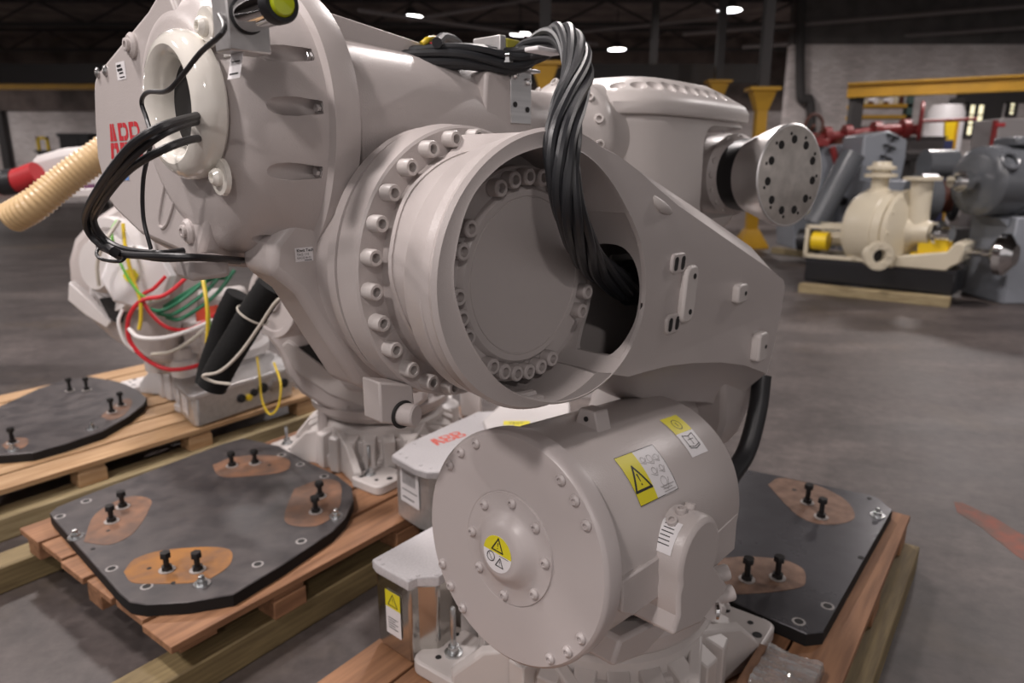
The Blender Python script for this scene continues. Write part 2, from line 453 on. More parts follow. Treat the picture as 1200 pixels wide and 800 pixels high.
# turntable and shoulder frame
m = M()
m.lathe((.03, .03, .44), (0, 0, 1), [(0, .29), (.03, .30), (.06, .30), (.075, .285), (.075, 0)], 64)
m.prism([V(-.20, -.20, .5), V(.26, -.20, .5), V(.36, -.10, .5), V(.40, .26, .5), V(-.20, .26, .5)], (0, 0, .09))
m.prism([V(.16, .02, .55), V(.44, .02, .55), V(.58, .02, .80), V(.54, .02, .98), V(.40, .02, .98), V(.30, .02, .80)], (0, .30, 0))
shoulder = obj('turntable', m, PAINT, r1, bev=.01)
# cradle below the balancing cylinder
m = M()
m.prism([V(-.33, -.25, .545), V(-.20, -.25, .50), V(.06, -.25, .53), V(.16, -.25, .60), V(.16, -.25, .66), V(.02, -.25, .585), V(-.16, -.25, .57), V(-.30, -.25, .60)], (0, .50, 0))
obj('cradle', m, PAINT, r1, bev=.01)
# ear with the trunnion bearing
CE = Vector((-0.194, -0.370, 0.800))
def ear_loop(y, s):
    out = []
    for i in range(17):
        a = radians(-35+i*235/16); out.append(V(CE.x+.088*s*cos(a), y, CE.z+.092*s*sin(a)))
    out += [V(CE.x-.086, y, CE.z-.05), V(CE.x-.080, y, CE.z-.10), V(CE.x-.10, y, CE.z-.135), V(CE.x+.02, y, CE.z-.17), V(CE.x+.15, y, CE.z-.14), V(CE.x+.10*s, y, CE.z-.08)]
    return out
m = M(); m.loft([ear_loop(-.20, 1), ear_loop(-.355, 1), ear_loop(-.37, .93)])
ear = obj('bearing_ear', m, PAINT, r1, bev=.008)
for a in (70, 95, 118): bolt(ear, CE+V(cos(radians(a))*.087, .05, sin(radians(a))*.091), (cos(radians(a)), 0, sin(radians(a))), .012, .012, PAINT)
for p in ((-0.063, -0.330, 0.678), (-0.100, -0.330, 0.656), (-0.049, -0.340, 0.622)): bolt(ear, p, (.75, -.62, .2), .019, .045, PAINT)
m = M(); m.cyl((-0.073, -0.310, 0.604), (-0.105, -0.360, 0.629), .026, 24); obj('lug', m, PAINT, ear)
m = M(); m.lathe((-0.092, -0.360, 0.619), (.62, -.78, 0), [(0, .0), (.001, .021), (.008, .021), (.012, .008)], 18); obj('plug', m, CHROME, ear)
def ear_fn(x, y, l):
    a = radians(138)-x/.1; return V(CE.x+(.0985+l)*cos(a), -.285-y*.0+0*x, CE.z+(.1005+l)*sin(a))+V(0, -y, 0)
sticker('serial_label', ear, lambda x, y, l: V(CE.x+(.0897+l)*cos(radians(138)-y/.09), -.322-x, CE.z+(.0925+l)*sin(radians(138)-y/.09)),
        [(LWHT, [rect(-.022, -.035, .022, .035)]), (LINK, [rect(-.015+.001*(i % 2), .026-.0085*i, .009+.0055*((i*7) % 3)*.4, .0238-.0085*i) for i in range(6)])])

# balancing cylinder
CN = V(cos(radians(5)), 0, -sin(radians(5))); CC = V(-.47, -.073, .822)
m = M(); m.lathe(CC, CN, [(.040, .225), (.046, .236), (.13, .236), (.14, .240), (.575, .240), (.595, .230), (.595, 0)], 96)
cyl = obj('balancing_cylinder', m, PAINT, r1)
m = M(); m.prism([CC+CN*t+V(0, -.225, 0)+V(0, 0, z) for t, z in ((.06, .01), (.36, .02), (.40, -.01), (.36, -.075), (.10, -.085), (.06, -.06))], (0, -.022, 0)); obj('side_skirt', m, PAINT, cyl, bev=.004)
m = M(); m.prism([(-0.352, -0.256, 0.670), (-0.336, -0.256, 0.711), (-0.167, -0.256, 0.701), (-0.124, -0.256, 0.641), (-0.134, -0.256, 0.596), (-0.230, -0.256, 0.608)], (0, .08, 0)); obj('cavity_shade', m, BLACK, cyl, bev=.01)  # black filler stands in for the shadow below the cylinder, no real part
m = M(); m.prism([CC+CN*t+V(0, -.232, 0)+V(0, 0, z) for t, z in ((.40, -.03), (.57, .0), (.57, -.10), (.40, -.12))], (0, -.009, 0)); obj('side_rib', m, PAINT, cyl, bev=.004)
m = M(); m.prism([CC+CN*.22+V(0, -.03+y, .236+z) for y, z in ((-.035, -.01), (.035, -.01), (.022, .04), (-.022, .04))], CN*.05); obj('lifting_lug', m, PAINT, cyl, bev=.004)
m = M(); m.lathe(CC+CN*.219+V(0, -.03, .255), -CN, [(0, .006), (.0015, .006), (.0015, 0)], 10); obj('lug_hole', m, DARK, cyl)
m = M(); m.lathe(CC+CN*.04, -CN, [(-.012, .235), (-.006, .252), (.030, .252), (.036, .249), (.0400, .244), (.0400, .124), (.0390, .1225), (.0390, .121), (.043, .1195), (.043, .087), (.047, .080), (.058, .066), (.066, .058), (.069, .048), (.069, .0)], 96)
cap = obj('end_cover', m, CAPP, cyl)
ec1 = V(0, 1, 0); ec2 = ec1.cross(CN); ec2 = ec2 if ec2.z > 0 else -ec2
for a in (47, 61, 34, 123, 135, 147.5, -152, -139, -125, -57, -43, -30):
    bolt(cap, CC+(ec1*cos(radians(a))+ec2*sin(radians(a)))*.229, -CN, .0118, .009, CAPP, 'button')
for a in (46, 93, 134, 174, -141, -90, -43, 1):
    bolt(cap, CC-CN*.003+(ec1*cos(radians(a))+ec2*sin(radians(a)))*.1045, -CN, .0115, .010, CAPP, 'button')
HC = CC-CN*.029
def cap_fn(x, y, l): return HC-CN*l-ec1*x+ec2*y+ec1*.004-ec2*.004
def rot2(ps, a): return [[(x*cos(a)-y*sin(a), x*sin(a)+y*cos(a)) for x, y in p] for p in ps]
ra = radians(-3)
circ = [(.040*cos(2*pi*i/36), .040*sin(2*pi*i/36)) for i in range(36)]
half = [(.0395*cos(pi*i/20), .001+.0385*sin(pi*i/20)) for i in range(21)]
sticker('warning_label', cap, cap_fn, [(LWHT, [circ]), (YEL, rot2([half], ra)), (LINK, rot2(triangle_sign(-.0005, .019, .031, .0031)+ring2((-.017, -.011), .0105, .0018)+poly_lines([(-.023, -.005), (-.012, -.018)], .0014, False)+triangle_sign(.009, -.0165, .021, .002)+[rect(.006, -.002, .032, -.0008)], ra))], 'round yellow and white warning label')
def cyl_fn(t0, a0, r=.2405):
    def f(x, y, l):
        a = radians(a0)-y/r; e = V(0, cos(a), sin(a)); n2 = ec2*sin(a)+ec1*cos(a)
        return CC+CN*(t0+x)+n2*(r+l)
    return f
tri = triangle_sign(0, 0, .05, .0035)
# wide warning label: yellow field left, pictograms right
pict = []
for cx, cy, s in ((.045, .03, .012), (.07, .028, .016), (.095, .026, .012), (.06, .0, .014), (.09, .0, .012), (.075, -.028, .02)):
    pict += ring2((cx, cy), s*.55, .0012, 10)+poly_lines([(cx-s, cy-s*.4), (cx+s*.3, cy-s*.9), (cx+s, cy+s*.2)], .0012, False)
for i in range(4): pict.append(rect(.062, -.05-.006*i+.012, .108-.01*(i % 2), -.0485-.006*i+.012))
sticker('warning_label', cyl, cyl_fn(.195, 137), [(LWHT, [rect(-.035, -.055, .115, .055)]), (YEL, [rect(-.035, -.055, .032, .055)]), (LINK, [[(x*1., -y) for x, y in p] for p in []]+triangle_sign(-.001, -.004, .058, .0055)+poly_lines([(-.035, -.055), (.115, -.055), (.115, .055), (-.035, .055)], .0012)), (CABG, pict)], 'long yellow and white warning label')
book = poly_lines([(-.022, -.04), (-.022, -.006), (0, -.011), (.022, -.006), (.022, -.04), (0, -.045)], .0022)+poly_lines([(0, -.011), (0, -.034)], .0018, False)+poly_lines([(-.012, -.02), (.012, -.02)], .0016, False)+poly_lines([(-.024, -.035), (0, -.04), (.024, -.035)], .0016, False)
circ_i = [(-.0015, .033), (-.0015, .021), (.0015, .021), (.0015, .033)]
sticker('manual_label', cyl, cyl_fn(.455, 124), [(LWHT, [rect(-.038, -.062, .038, .055)]), (YEL, [rect(-.038, .002, .038, .055)]), (LINK, ring2((0, .027), .015, .0022)+[circ_i]+book)], 'yellow and white label with a book sign')

# lower arm with the big round opening
J = V(-.43, -.158, 1.408)
TOP2 = [(0.823, -0.085, 1.251), (0.720, -0.085, 1.300), (0.555, -0.085, 1.369), (0.384, -0.085, 1.432), (0.258, -0.085, 1.478), (0.167, -0.085, 1.505), (0.091, -0.085, 1.530), (0.016, -0.085, 1.552), (-0.068, -0.085, 1.578)]
TOP2[0] = (.655, -.085, 1.262); TOP2[1] = (.60, -.085, 1.305)
def outer_loop(y, grow=0., topup=0., down=0., right=0., t2=False):
    # left half follows the drum, right half is the tapering casting
    L = []
    for i in range(61):
        a = radians(62+i*(298-62)/60); g = grow*(max(0, -cos(a))**.5 if grow < -.02 else 1); L.append(V(J.x+(.292+g)*cos(a), y, J.z+(.252+g)*sin(a)))
    bot = [(-.175, 1.150), (-.10, 1.146), (.0, 1.138), (.12, 1.120), (.27, 1.090), (.42, 1.050), (.54, 1.005)]
    rgt = [(.575, .99), (.615, 1.08), (.642, 1.18), (.652, 1.248)]
    top = [(.635, 1.270), (.55, 1.306), (.40, 1.362), (.25, 1.418), (.12, 1.467), (0, 1.512), (-.09, 1.552), (-.17, 1.590), (-.24, 1.618)]
    for i, (x, z) in enumerate(bot): k = min(1, i/3); L.append(V(x+.0, y, z-down*k))
    for x, z in rgt: L.append(V(x+right, y, z-(down if z < 1 else down*.35 if z < 1.1 else 0)))
    for i, (x, z) in enumerate(top): k = min(1, (8-i)/3.); L.append(V(TOP2[i][0], y, TOP2[i][2]) if t2 else V(x+(right if i < 2 else right*.4), y, z+topup*k))
    return L
open_pts = [(-.683, 1.448), (-.672, 1.490), (-.655, 1.530), (-.63, 1.562), (-.591, 1.590), (-.552, 1.609), (-.508, 1.622), (-.46, 1.630), (-.416, 1.632), (-.362, 1.620), (-.312, 1.597), (-.262, 1.562), (-.218, 1.520), (-.180, 1.478), (-.148, 1.428), (-.129, 1.36), (-.128, 1.315), (-.138, 1.272), (-.16, 1.238), (-.188, 1.206), (-.235, 1.176), (-.29, 1.157), (-.34, 1.150), (-.39, 1.152), (-.435, 1.159), (-.48, 1.174), (-.53, 1.196), (-.573, 1.225), (-.608, 1.26), (-.64, 1.303), (-.66, 1.338), (-.676, 1.38), (-.684, 1.415)]
open_pts = [(p.x, p.y) for p in spline([(x, z, 0) for x, z in open_pts+open_pts[:1]], 3)[:-1]]
def open_loop(y, s=1.): return [V(-.405+(x+.405)*s, y, 1.392+(z-1.392)*s) for x, z in open_pts]
m = M()
F0 = outer_loop(-.158); Fb = outer_loop(-.150, .006, .004, .004, .003)
m.face_holes(F0, [open_loop(-.158, 1.03)])
m.loft([F0, Fb, outer_loop(-.085, -.021, .0, .075, .01, True), outer_loop(-.045, -.05, .075, .135, .03), outer_loop(.03, -.09, .07, .15, .03), outer_loop(.10, -.10, .06, .14, .02)], False, True)
m.loft([open_loop(-.158, 1.03), open_loop(-.160, 1.012), open_loop(-.152, 1.0)], False, False)
# wall of the opening with the cable passage in its right side
NO = len(open_pts); wi = [i for i in range(NO) if open_pts[i][0] > -.215 and 1.17 < open_pts[i][1] < 1.53]; i0, i1 = wi[0], wi[-1]
W0, W1 = open_loop(-.152), open_loop(.0)
for i in range(NO):
    if not i0 <= i < i1: j = (i+1) % NO; m.add([W0[i], W0[j], W1[j], W1[i]], [(0, 1, 2, 3)])
def wall_pt(s, y):
    k = min(max(int(s), i0), i1-1); f = s-k; p = W0[k].lerp(W0[k+1], f); return V(p.x, y, p.z)
sz = [(i, W0[i].z) for i in range(i0, i1+1)]
def s_of(z):
    for (a, za), (b, zb) in zip(sz, sz[1:]):
        if za >= z >= zb: return a+(za-z)/(za-zb)
    return i0 if z > sz[0][1] else i1
hs_ = [(-.077+x, 1.308+z) for x, z in rrect(.138, .25, .06, 6)]
flat_h = []
sc_, yc_ = (i0+i1)/2, -.076
ca_ = []
for s_, y_ in ((i0, -.152), (i0, 0), (i1, -.152), (i1, 0)):
    zz = W0[s_].z-1.308; best = min(range(3600), key=lambda q: (lambda aa: abs(atan2(((abs(cos(aa)/.069)**3+abs(sin(aa)/.125)**3)**(-1/3)*cos(aa)-.001), s_of(1.308+(abs(cos(aa)/.069)**3+abs(sin(aa)/.125)**3)**(-1/3)*sin(aa))-sc_)-atan2(y_-yc_, s_-sc_)))(2*pi*q/3600)); ca_.append(2*pi*best/3600)
for a in sorted([2*pi*k/72+.0003 for k in range(72)]+ca_):
    ca, sa = cos(a), sin(a); r = (abs(ca/.069)**3+abs(sa/.125)**3)**(-1/3); flat_h.append((s_of(1.308+r*sa), -.077+r*ca))
rows = [[], [], [], [], []]
for s, y in flat_h:
    ds, dy = s-sc_, y-yc_; k = min(((i1-sc_) if ds > 0 else (sc_-i0))/max(abs(ds), 1e-6), ((-.0-yc_) if dy > 0 else (yc_+.152))/max(abs(dy), 1e-6))
    for q in range(5): f = 1+(k-1)*q/4; rows[q].append(wall_pt(sc_+ds*f, yc_+dy*f))
m.loft(rows, False, False)
rimh = [wall_pt(s, y) for s, y in flat_h]; m.loft([rimh, [p+V(.012, 0, 0) for p in rimh]], False, False)
lower = obj('lower_arm', m, PAINT, r1, bev=0)
# lower leg of the same casting, down to the shoulder joint
m = M()
def leg_loop(x0, x1, z, y0, y1): return [V(x0, y0, z), V(x1, y0, z), V(x1+.02, (y0+y1)/2, z), V(x1, y1, z), V(x0, y1, z)]
m.loft([leg_loop(.40, .585, 1.05, -.10, .14), leg_loop(.45, .66, .93, -.09, .14), leg_loop(.52, .70, .82, -.06, .15), leg_loop(.55, .71, .74, -.03, .15), leg_loop(.58, .68, .69, .0, .15)])
obj('arm_leg', m, PAINT, lower, bev=.015)
# back wall of the opening: hub with its screw ring, and the side hole
IC = V(-.408, -.055, 1.388)
m = M(); m.add(open_loop(.0, 1.01), [tuple(range(NO))]); m.prism([p for p in open_loop(.0, 1.01)], (0, .01, 0))
obj('back_wall', m, PAINT, lower)
m = M(); m.lathe(IC, (0, -1, 0), [(-.04, .213), (-.006, .213), (-.002, .209), (-.002, .176), (.006, .172), (.010, .168), (.010, .1565), (.008, .1555), (.008, .1535), (.010, .1525), (.010, 0)], 72); hub = obj('joint_hub', m, PAINT, lower)
m = M(); m.box(.03, .036, -.14, -.04, 1.23, 1.40); m.box(-.10, .03, -.05, -.045, 1.345, 1.40); ib = obj('inner_bracket', m, STEEL, lower)
for z in (1.25, 1.38): bolt(ib, V(.029, -.125, z), (-1, 0, 0), .008, .006, ZINC, 'button')
m = M(); m.lathe((-.03, -.055, 1.33), (0, -1, 0), [(0, .055), (.02, .05), (.03, .03), (.03, 0)], 20); obj('inner_hose', m, BLACK, lower)
for a in (80, 92, 104, 116, 147, 160, 184, 196, 208, 236, 247, 258, 269, 280, 291, 331, 344, 12, 64, 52):
    t = radians(a); bolt(hub, IC+V(cos(t)*.192, -.0, sin(t)*.192), (0, -1, 0), .0165, .024, PAINT)
# slots, bosses and the cast edge notch on the arm face
def on_face(u, v): return None
for p, s in (((0.009, -0.158, 1.382), 1), ((-0.002, -0.158, 1.241), 1)):
    m = M(); c = Vector(p)
    m.prism([c+V(x, .004, z) for x, z in rrect(.066, .048, .016)], (0, -.010, 0)); pad = obj('slotted_pad', m, PAINT, lower, bev=.004)
    for k in (-1, 1):
        hm = M(); hm.prism([c+V(k*.015+x+z*.15, -.0058, z) for x, z in rrect(.016, .032, .0079)], (0, -.001, 0)); obj('slot', hm, DARK, pad)
m = M(); c = Vector((0.053, -0.158, 1.305)); m.prism([c+V(x+z*.12, .004, z) for x, z in rrect(.058, .135, .022)], (0, -.020, 0)); pad = obj('mounting_boss', m, PAINT2, lower, bev=.006)
for k in (-1, 1):
    hm = M(); hm.lathe(c+V(.006+.006*k, -.0161, .042*k), (0, -1, 0), [(0, .007), (.001, .007), (.001, 0)], 10); obj('bolt_hole', hm, DARK, pad)
for p, w, h, d in (((0.332, -0.158, 1.270), .060, .052, .022), ((0.476, -0.158, 1.097), .058, .085, .030)):
    m = M(); c = Vector(p); m.prism([c+V(x, .004, z) for x, z in rrect(w, h, .014)], (0, -d, 0)); pad = obj('mounting_boss', m, PAINT2, lower, bev=.006)
    hm = M(); hm.lathe(c+V(.012, -d+.0035, 0), (0, -1, 0), [(0, .006), (.001, .006), (.001, 0)], 10); obj('bolt_hole', hm, DARK, pad)
m = M(); m.tube([(-0.108, -0.154, 1.536), (-0.089, -0.156, 1.521), (-0.067, -0.158, 1.510), (-0.030, -0.156, 1.499)], .013, 12, 4, lambda i, n: .013*sin(pi*(i+.6)/(n+.2))**.5); obj('cast_lug', m, PAINT2, lower)
for p in ((0.660, -0.135, 1.121), (0.660, -0.111, 1.002)):
    m = M(); m.lathe(Vector(p)+V(-.02, .03, 0), (1, 0, 0), [(0, .02), (.012, .02), (.012, .0)], 16); obj('end_plug', m, PAINT, lower)
# black hose that hangs down behind the arm tip
m = M(); m.tube([(0.631, -0.121, 0.966), (0.593, -0.133, 0.866), (0.532, -0.138, 0.758), (0.464, -0.131, 0.702), (0.401, -0.111, 0.654), (.42, .02, .60), (.34, .10, .55)], .029, 16, 8); obj('lower_hose', m, BLACK, r1)

# joint drum: body, screw flange and neck behind the ring
JX, JZ = -.395, 1.393
m = M(); L = []
for y, cx, cz, ax, az in ((-.140, J.x, J.z, .294, .254), (-.122, J.x, J.z, .294, .254), (-.118, J.x, J.z, .286, .248), (-.108, J.x, J.z, .284, .247), (-.104, -.428, 1.404, .287, .250), (-.05, -.42, 1.400, .280, .249), (.0, -.408, 1.397, .255, .245), (.05, JX, JZ, .236, .240), (.072, JX, JZ, .228, .236), (.13, JX, JZ, .228, .236)):
    L.append([V(cx+(ax-k)*cos(t), y, cz+(az-k)*sin(t)) for k, ts in ((0, [radians(70+198*i/72) for i in range(73)]), (.012, [radians(268-198*i/72) for i in range(73)])) for t in ts])
m.loft(L); drum = obj('joint_drum', m, PAINT, r1)
m = M(); m.lathe((JX, .115, JZ), (0, 1, 0), [(0, .2), (0, .282), (.004, .287), (.055, .292), (.060, .288), (.062, .276), (.068, .276), (.070, .288), (.095, .288), (.11, .270), (.19, .262), (.19, 0)], 96); fl = obj('screw_flange', m, PAINT, r1)
for i in range(26):
    a = 2*pi*(i+.35)/26
    bolt(fl, V(JX+cos(a)*.264, .116, JZ+sin(a)*.264), (0, -1, 0), .0165, .030, PAINT2)
# stop block below the flange
m = M(); c = V(-.60, .15, 1.105)
m.prism([V(-.640, .118, 1.185), V(-.555, .118, 1.16), V(-.550, .118, 1.085), V(-.57, .118, 1.072), V(-.640, .118, 1.098)], (0, .06, 0)); sb = obj('stop_block', m, PAINT, r1, bev=.005)
m = M(); m.lathe((-.585, .125, 1.103), (.35, -.93, 0), [(0, .024), (.035, .024), (.038, .021), (.038, 0)], 24); obj('stop_pin', m, PAINT, sb)
m = M(); m.torus((-.585, .117, 1.103), (0, 1, 0), .026, .004, 24, 8); obj('pin_ring', m, DARK, sb)

# upper arm: neck, gear housing, tube, wrist
AY, AZ = .41, 1.70
m = M()
m.prism([(-0.752, 0.290, 1.454), (-0.761, 0.290, 1.401), (-0.702, 0.290, 1.348), (-0.641, 0.290, 1.238), (-0.573, 0.290, 1.118), V(-.4, .29, 1.06), V(-.20, .29, 1.10), V(-.12, .29, 1.25), V(-.12, .29, 1.50), V(-.22, .29, 1.60), V(-.45, .29, 1.64), V(-.58, .29, 1.62)], (0, .12, 0))
upper = obj('upper_arm', m, PAINT, r1, bev=.02, seg=3)
HY = .455
m = M(); L = []
for t, rr in [(-.03, .240), (-.025, .255), (.01, .262), (.034, .260), (.038, .244), (.10, .236), (.15, .226), (.178, .216), (.195, .200), (.212, .178), (.217, .16)]:
    lp = []
    for i in range(96):
        a = 2*pi*i/96; q = (a-radians(283)); q = (q+pi) % (2*pi)-pi
        k = rr*(1+.21*math.exp(-(q/.7)**2)); lp.append(V(-.62-t, HY-cos(a)*k, AZ+sin(a)*k))
    L.append(lp)
m.loft(L)
hs = obj('gear_housing', m, PAINT, upper)
m = M(); pl = [(.45, 1.405), (.54, 1.425), (.74, 1.447), (.88, 1.495), (.915, 1.518), (.935, 1.545), (.957, 1.62), (.940, 1.70), (.918, 1.765), (.905, 1.79), (.88, 1.806), (.84, 1.818), (.55, 1.895), (.45, 1.935), (.37, 1.80), (.37, 1.50)]
m.loft([[V(-.832, y, z) for y, z in pl], [V(-.68, y*1.0, z) for y, z in pl]]); sidep = obj('motor_cover_plate', m, PAINT, upper, bev=.012, seg=3)
m = M(); pl2 = [(.50, 1.40), (.72, 1.43), (.86, 1.475), (.90, 1.54), (.5, 1.60)]
m.loft([[V(-.815, y, z) for y, z in pl2], [V(-.60, y-.06, z-.035) for y, z in pl2]]); obj('lower_cover_shell', m, PAINT, upper, bev=.01)
# pockets with their screws around the housing
cut_l = []; pos = []
for a in (-62, -27, 1, 24, 50):
    t = radians(a); e = V(0, -cos(t), sin(t)); o = V(0, HY, AZ); g = 1+.21*math.exp(-((radians(a+360-283)+pi) % (2*pi)-pi)**2/.49)
    c = M(); c.tube([o+e*.250*g+V(-.80, 0, 0), o+e*.237*g+V(-.755, 0, 0), o+e*.230*g+V(-.70, 0, 0), o+e*.230*g+V(-.668, 0, 0)], .017, 14); cut_l.append(c); pos.append((o+e*.233*g+V(-.669, 0, 0)))
cut(hs, *cut_l)
for p in pos: bolt(hs, p, (-1, 0, 0), .0085, .010, STEEL, 'hex')
# mouth grommet
m = M(); m.lathe((-.832, .372, 1.705), (-1, 0, 0), [(0, .122), (.006, .128), (.020, .131), (.034, .129), (.045, .122), (.053, .112), (.055, .102), (.051, .093), (.042, .0865), (.025, .083), (0, .083), (0, .0)], 72)
for dy, dz in ((-.085, .125), (-.082, -.125)): m.lathe((-.835, .372+dy, 1.705+dz), (-1, 0, 0), [(0, .034), (.008, .032), (.008, 0)], 20)
grom = obj('mouth_grommet', m, GROM, upper)
m = M(); m.lathe((-.838, .372, 1.705), (-1, 0, 0), [(0, .0836), (.001, .0836), (.001, 0)], 40); obj('mouth_cavity', m, DARK, grom)
for dy, dz in ((-.085, .125), (-.082, -.125)): bolt(grom, V(-.843, .372+dy, 1.705+dz), (-1, 0, 0), .017, .014, GROM, 'button')
for p in ((-0.832, 0.642, 1.839), (-0.832, 0.468, 1.472)):
    m = M(); p = Vector(p); m.lathe(p, (-1, 0, 0), [(-.01, .026), (.005, .025), (.010, .019), (.010, .0)], 24); k = obj('oil_plug', m, PAINT, upper); bolt(k, p+V(-.010, 0, 0), (-1, 0, 0), .013, .007, PAINT, 'socket')
for p in ((-0.832, 0.867, 1.805), (-0.832, 0.817, 1.805)): bolt(sidep, Vector(p), (-1, 0, 0), .012, .006, STEEL, 'button')
hm = M(); hm.lathe(Vector((-0.832, 0.428, 1.548))+V(.001, 0, 0), (-1, 0, 0), [(0, .004), (.0015, .004), (.0015, 0)], 8); obj('bolt_hole', hm, DARK, sidep)
m = M(); pp = [Vector((-0.832, 0.531, 1.602)), Vector((-0.832, 0.614, 1.486)), Vector((-0.832, 0.575, 1.481)), Vector((-0.832, 0.482, 1.570))]
m.tube(pp, .004, 8, 6); obj('cover_seam', m, PAINT, sidep)
def plate_fn(cy, cz):
    return lambda x, y, l: V(-.832-l, cy-x, cz+y)
def grp(ma, polys): return (ma, polys)
sticker('maker_logo', sidep, plate_fn(.855, 1.615), [(RED, logo_polys(0, 0, .195, .077))], 'red ABB lettering')
p0 = Vector((-0.832, 0.793, 1.587))
sticker('blue_label', sidep, plate_fn(p0.y, p0.z), [(LWHT, [rect(-.040, -.020, .036, .026)]), (LBLUE, [rect(-.038, -.019, .034, -.009), rect(-.012, -.006, .034, .012), rect(-.038, .014, .034, .018)])], 'white and blue sticker')
p0 = Vector((-0.832, 0.725, 1.797))
sticker('serial_label', sidep, plate_fn(p0.y, p0.z), [(LWHT, [rect(-.026, -.018, .026, .018)]), (LINK, [rect(-.020, .008, .004, .013), rect(-.020, 0, .010, .005), rect(-.012, -.006, .012, -.003), rect(-.010, -.014, .018, -.012)])], 'small white serial label')
p0 = Vector((-0.684, 0.290, 1.427))
tx = text_polys('Kiwit Tech', -.0165, .0055, .006, True)+text_polys('TAG: 110', -.0165, -.002, .0048)+text_polys('RAC0218-02', -.0165, -.0085, .0042)+[rect(.0, -.0125, .0165, -.0110)]
sticker('serial_label', upper, lambda x, y, l: V(p0.x+x, .2895-l, p0.z+y), [(LWHT, [rect(-.020, -.014, .020, .014)]), (LINK, tx)], 'small white name label')
# push button box on the plate
m = M(); bx = V(-.845, .165, 1.825)
m.box(-.840, -.834, .105, .235, 1.775, 1.90); pb = obj('button_bracket', m, BOXM, upper, bev=.002)
m = M(); m.box(-.905, -.838, .078, .125, 1.765, 1.875); bb = obj('button_box', m, BOXM, pb, bev=.003)
m = M(); c0 = V(-.875, .078, 1.815); dd = V(-.06, -1., .0)
m.lathe(c0, dd, [(0, .024), (.095, .024)], 32); obj('button_barrel', m, CHROME, bb)
m = M(); m.lathe(c0+dd.normalized()*.095, dd, [(0, .0255), (.018, .0258), (.022, .024), (.022, .0185), (.018, .0175)], 32); obj('button_bezel', m, BLACK, bb)
m = M(); m.lathe(c0+dd.normalized()*.105, dd, [(0, .018), (.012, .018), (.017, .015), (.018, 0)], 32); obj('push_button', m, LIME, bb, label='lime green push button')
m = M(); m.torus(c0+dd.normalized()*.004, dd, .0245, .002, 32, 8); obj('seal_ring', m, BLACK, bb)
for p in ((-0.838, 0.224, 1.841), (-0.838, 0.236, 1.800)): bolt(pb, Vector(p), (-1, 0, 0), .011, .006, STEEL, 'button')
qx = Vector((-0.870, 0.102, 1.764)); R2 = random.Random(3)
def tag_fn(x, y, l): return V(qx.x-.012+.25*y-l, qx.y-x, qx.z+y)
hang = [rect(-.016, -.020+.0*i, .010, -.019) for i in range(1)]
sticker('hanging_tag', bb, tag_fn, [(LWHT, [rect(-.020, -.036, .020, .036)]), (LINK, [rect(-.015, -.030, .013, -.0275), rect(-.013, -.012, .013, -.010)])])
# thin lead from the button box and thick leads from the mouth
def lead(name, pts, r, ma, par, n=10, seg=10): m = M(); m.tube(pts, r, seg, n); return obj(name, m, ma, par)
lead('button_lead', [(-.905, .10, 1.815), (-0.950, 0.001, 1.776), (-0.950, 0.077, 1.756), (-0.950, 0.151, 1.729), (-0.950, 0.210, 1.713), (-0.930, 0.337, 1.721), (-0.920, 0.396, 1.709), (-0.920, 0.382, 1.679), (-0.930, 0.348, 1.642), (-0.930, 0.405, 1.576), (-0.930, 0.428, 1.506), (-0.930, 0.410, 1.449)], .0038, BLACK, r1)
lead('thick_lead', [(-.80, .37, 1.70), (-0.900, 0.242, 1.678), (-0.990, 0.156, 1.654), (-1.020, 0.202, 1.624), (-1.020, 0.362, 1.561), (-1.000, 0.521, 1.505), (-0.980, 0.558, 1.461), (-0.960, 0.488, 1.437), (-0.930, 0.361, 1.440), (-0.870, 0.321, 1.435), (-0.750, 0.417, 1.410)], .0068, BLACK, r1)
lead('thick_lead', [(-.80, .38, 1.685), (-0.900, 0.245, 1.670), (-0.980, 0.169, 1.647), (-1.010, 0.217, 1.613), (-1.010, 0.355, 1.564), (-0.990, 0.509, 1.510), (-0.970, 0.548, 1.469), (-0.950, 0.506, 1.444), (-0.920, 0.407, 1.440), (-0.870, 0.413, 1.440)], .0068, BLACK, r1)
lead('thick_lead', [(-.80, .38, 1.65), (-0.900, 0.248, 1.643), (-0.980, 0.176, 1.623), (-1.000, 0.271, 1.592), (-1.000, 0.409, 1.540), (-0.980, 0.550, 1.491), (-0.960, 0.567, 1.452), (-0.940, 0.503, 1.435), (-0.920, 0.389, 1.432), (-0.870, 0.339, 1.433), (-0.750, 0.436, 1.406)], .0064, BLACK, r1)
lead('thin_lead', [(-0.950, 0.629, 1.440), (-0.970, 0.589, 1.429), (-0.970, 0.558, 1.420), (-0.970, 0.463, 1.425), (-0.950, 0.484, 1.431)], .0034, BLACK, r1)
lead('tie_strap', [(-0.940, 0.657, 1.437), (-0.975, 0.485, 1.445), (-0.950, 0.508, 1.428)], .0095, BLACK, r1, 6)
m = M(); m.box(-.88, -.80, .37, .44, 1.385, 1.43); obj('lead_clamp', m, PAINT, r1, bev=.01)
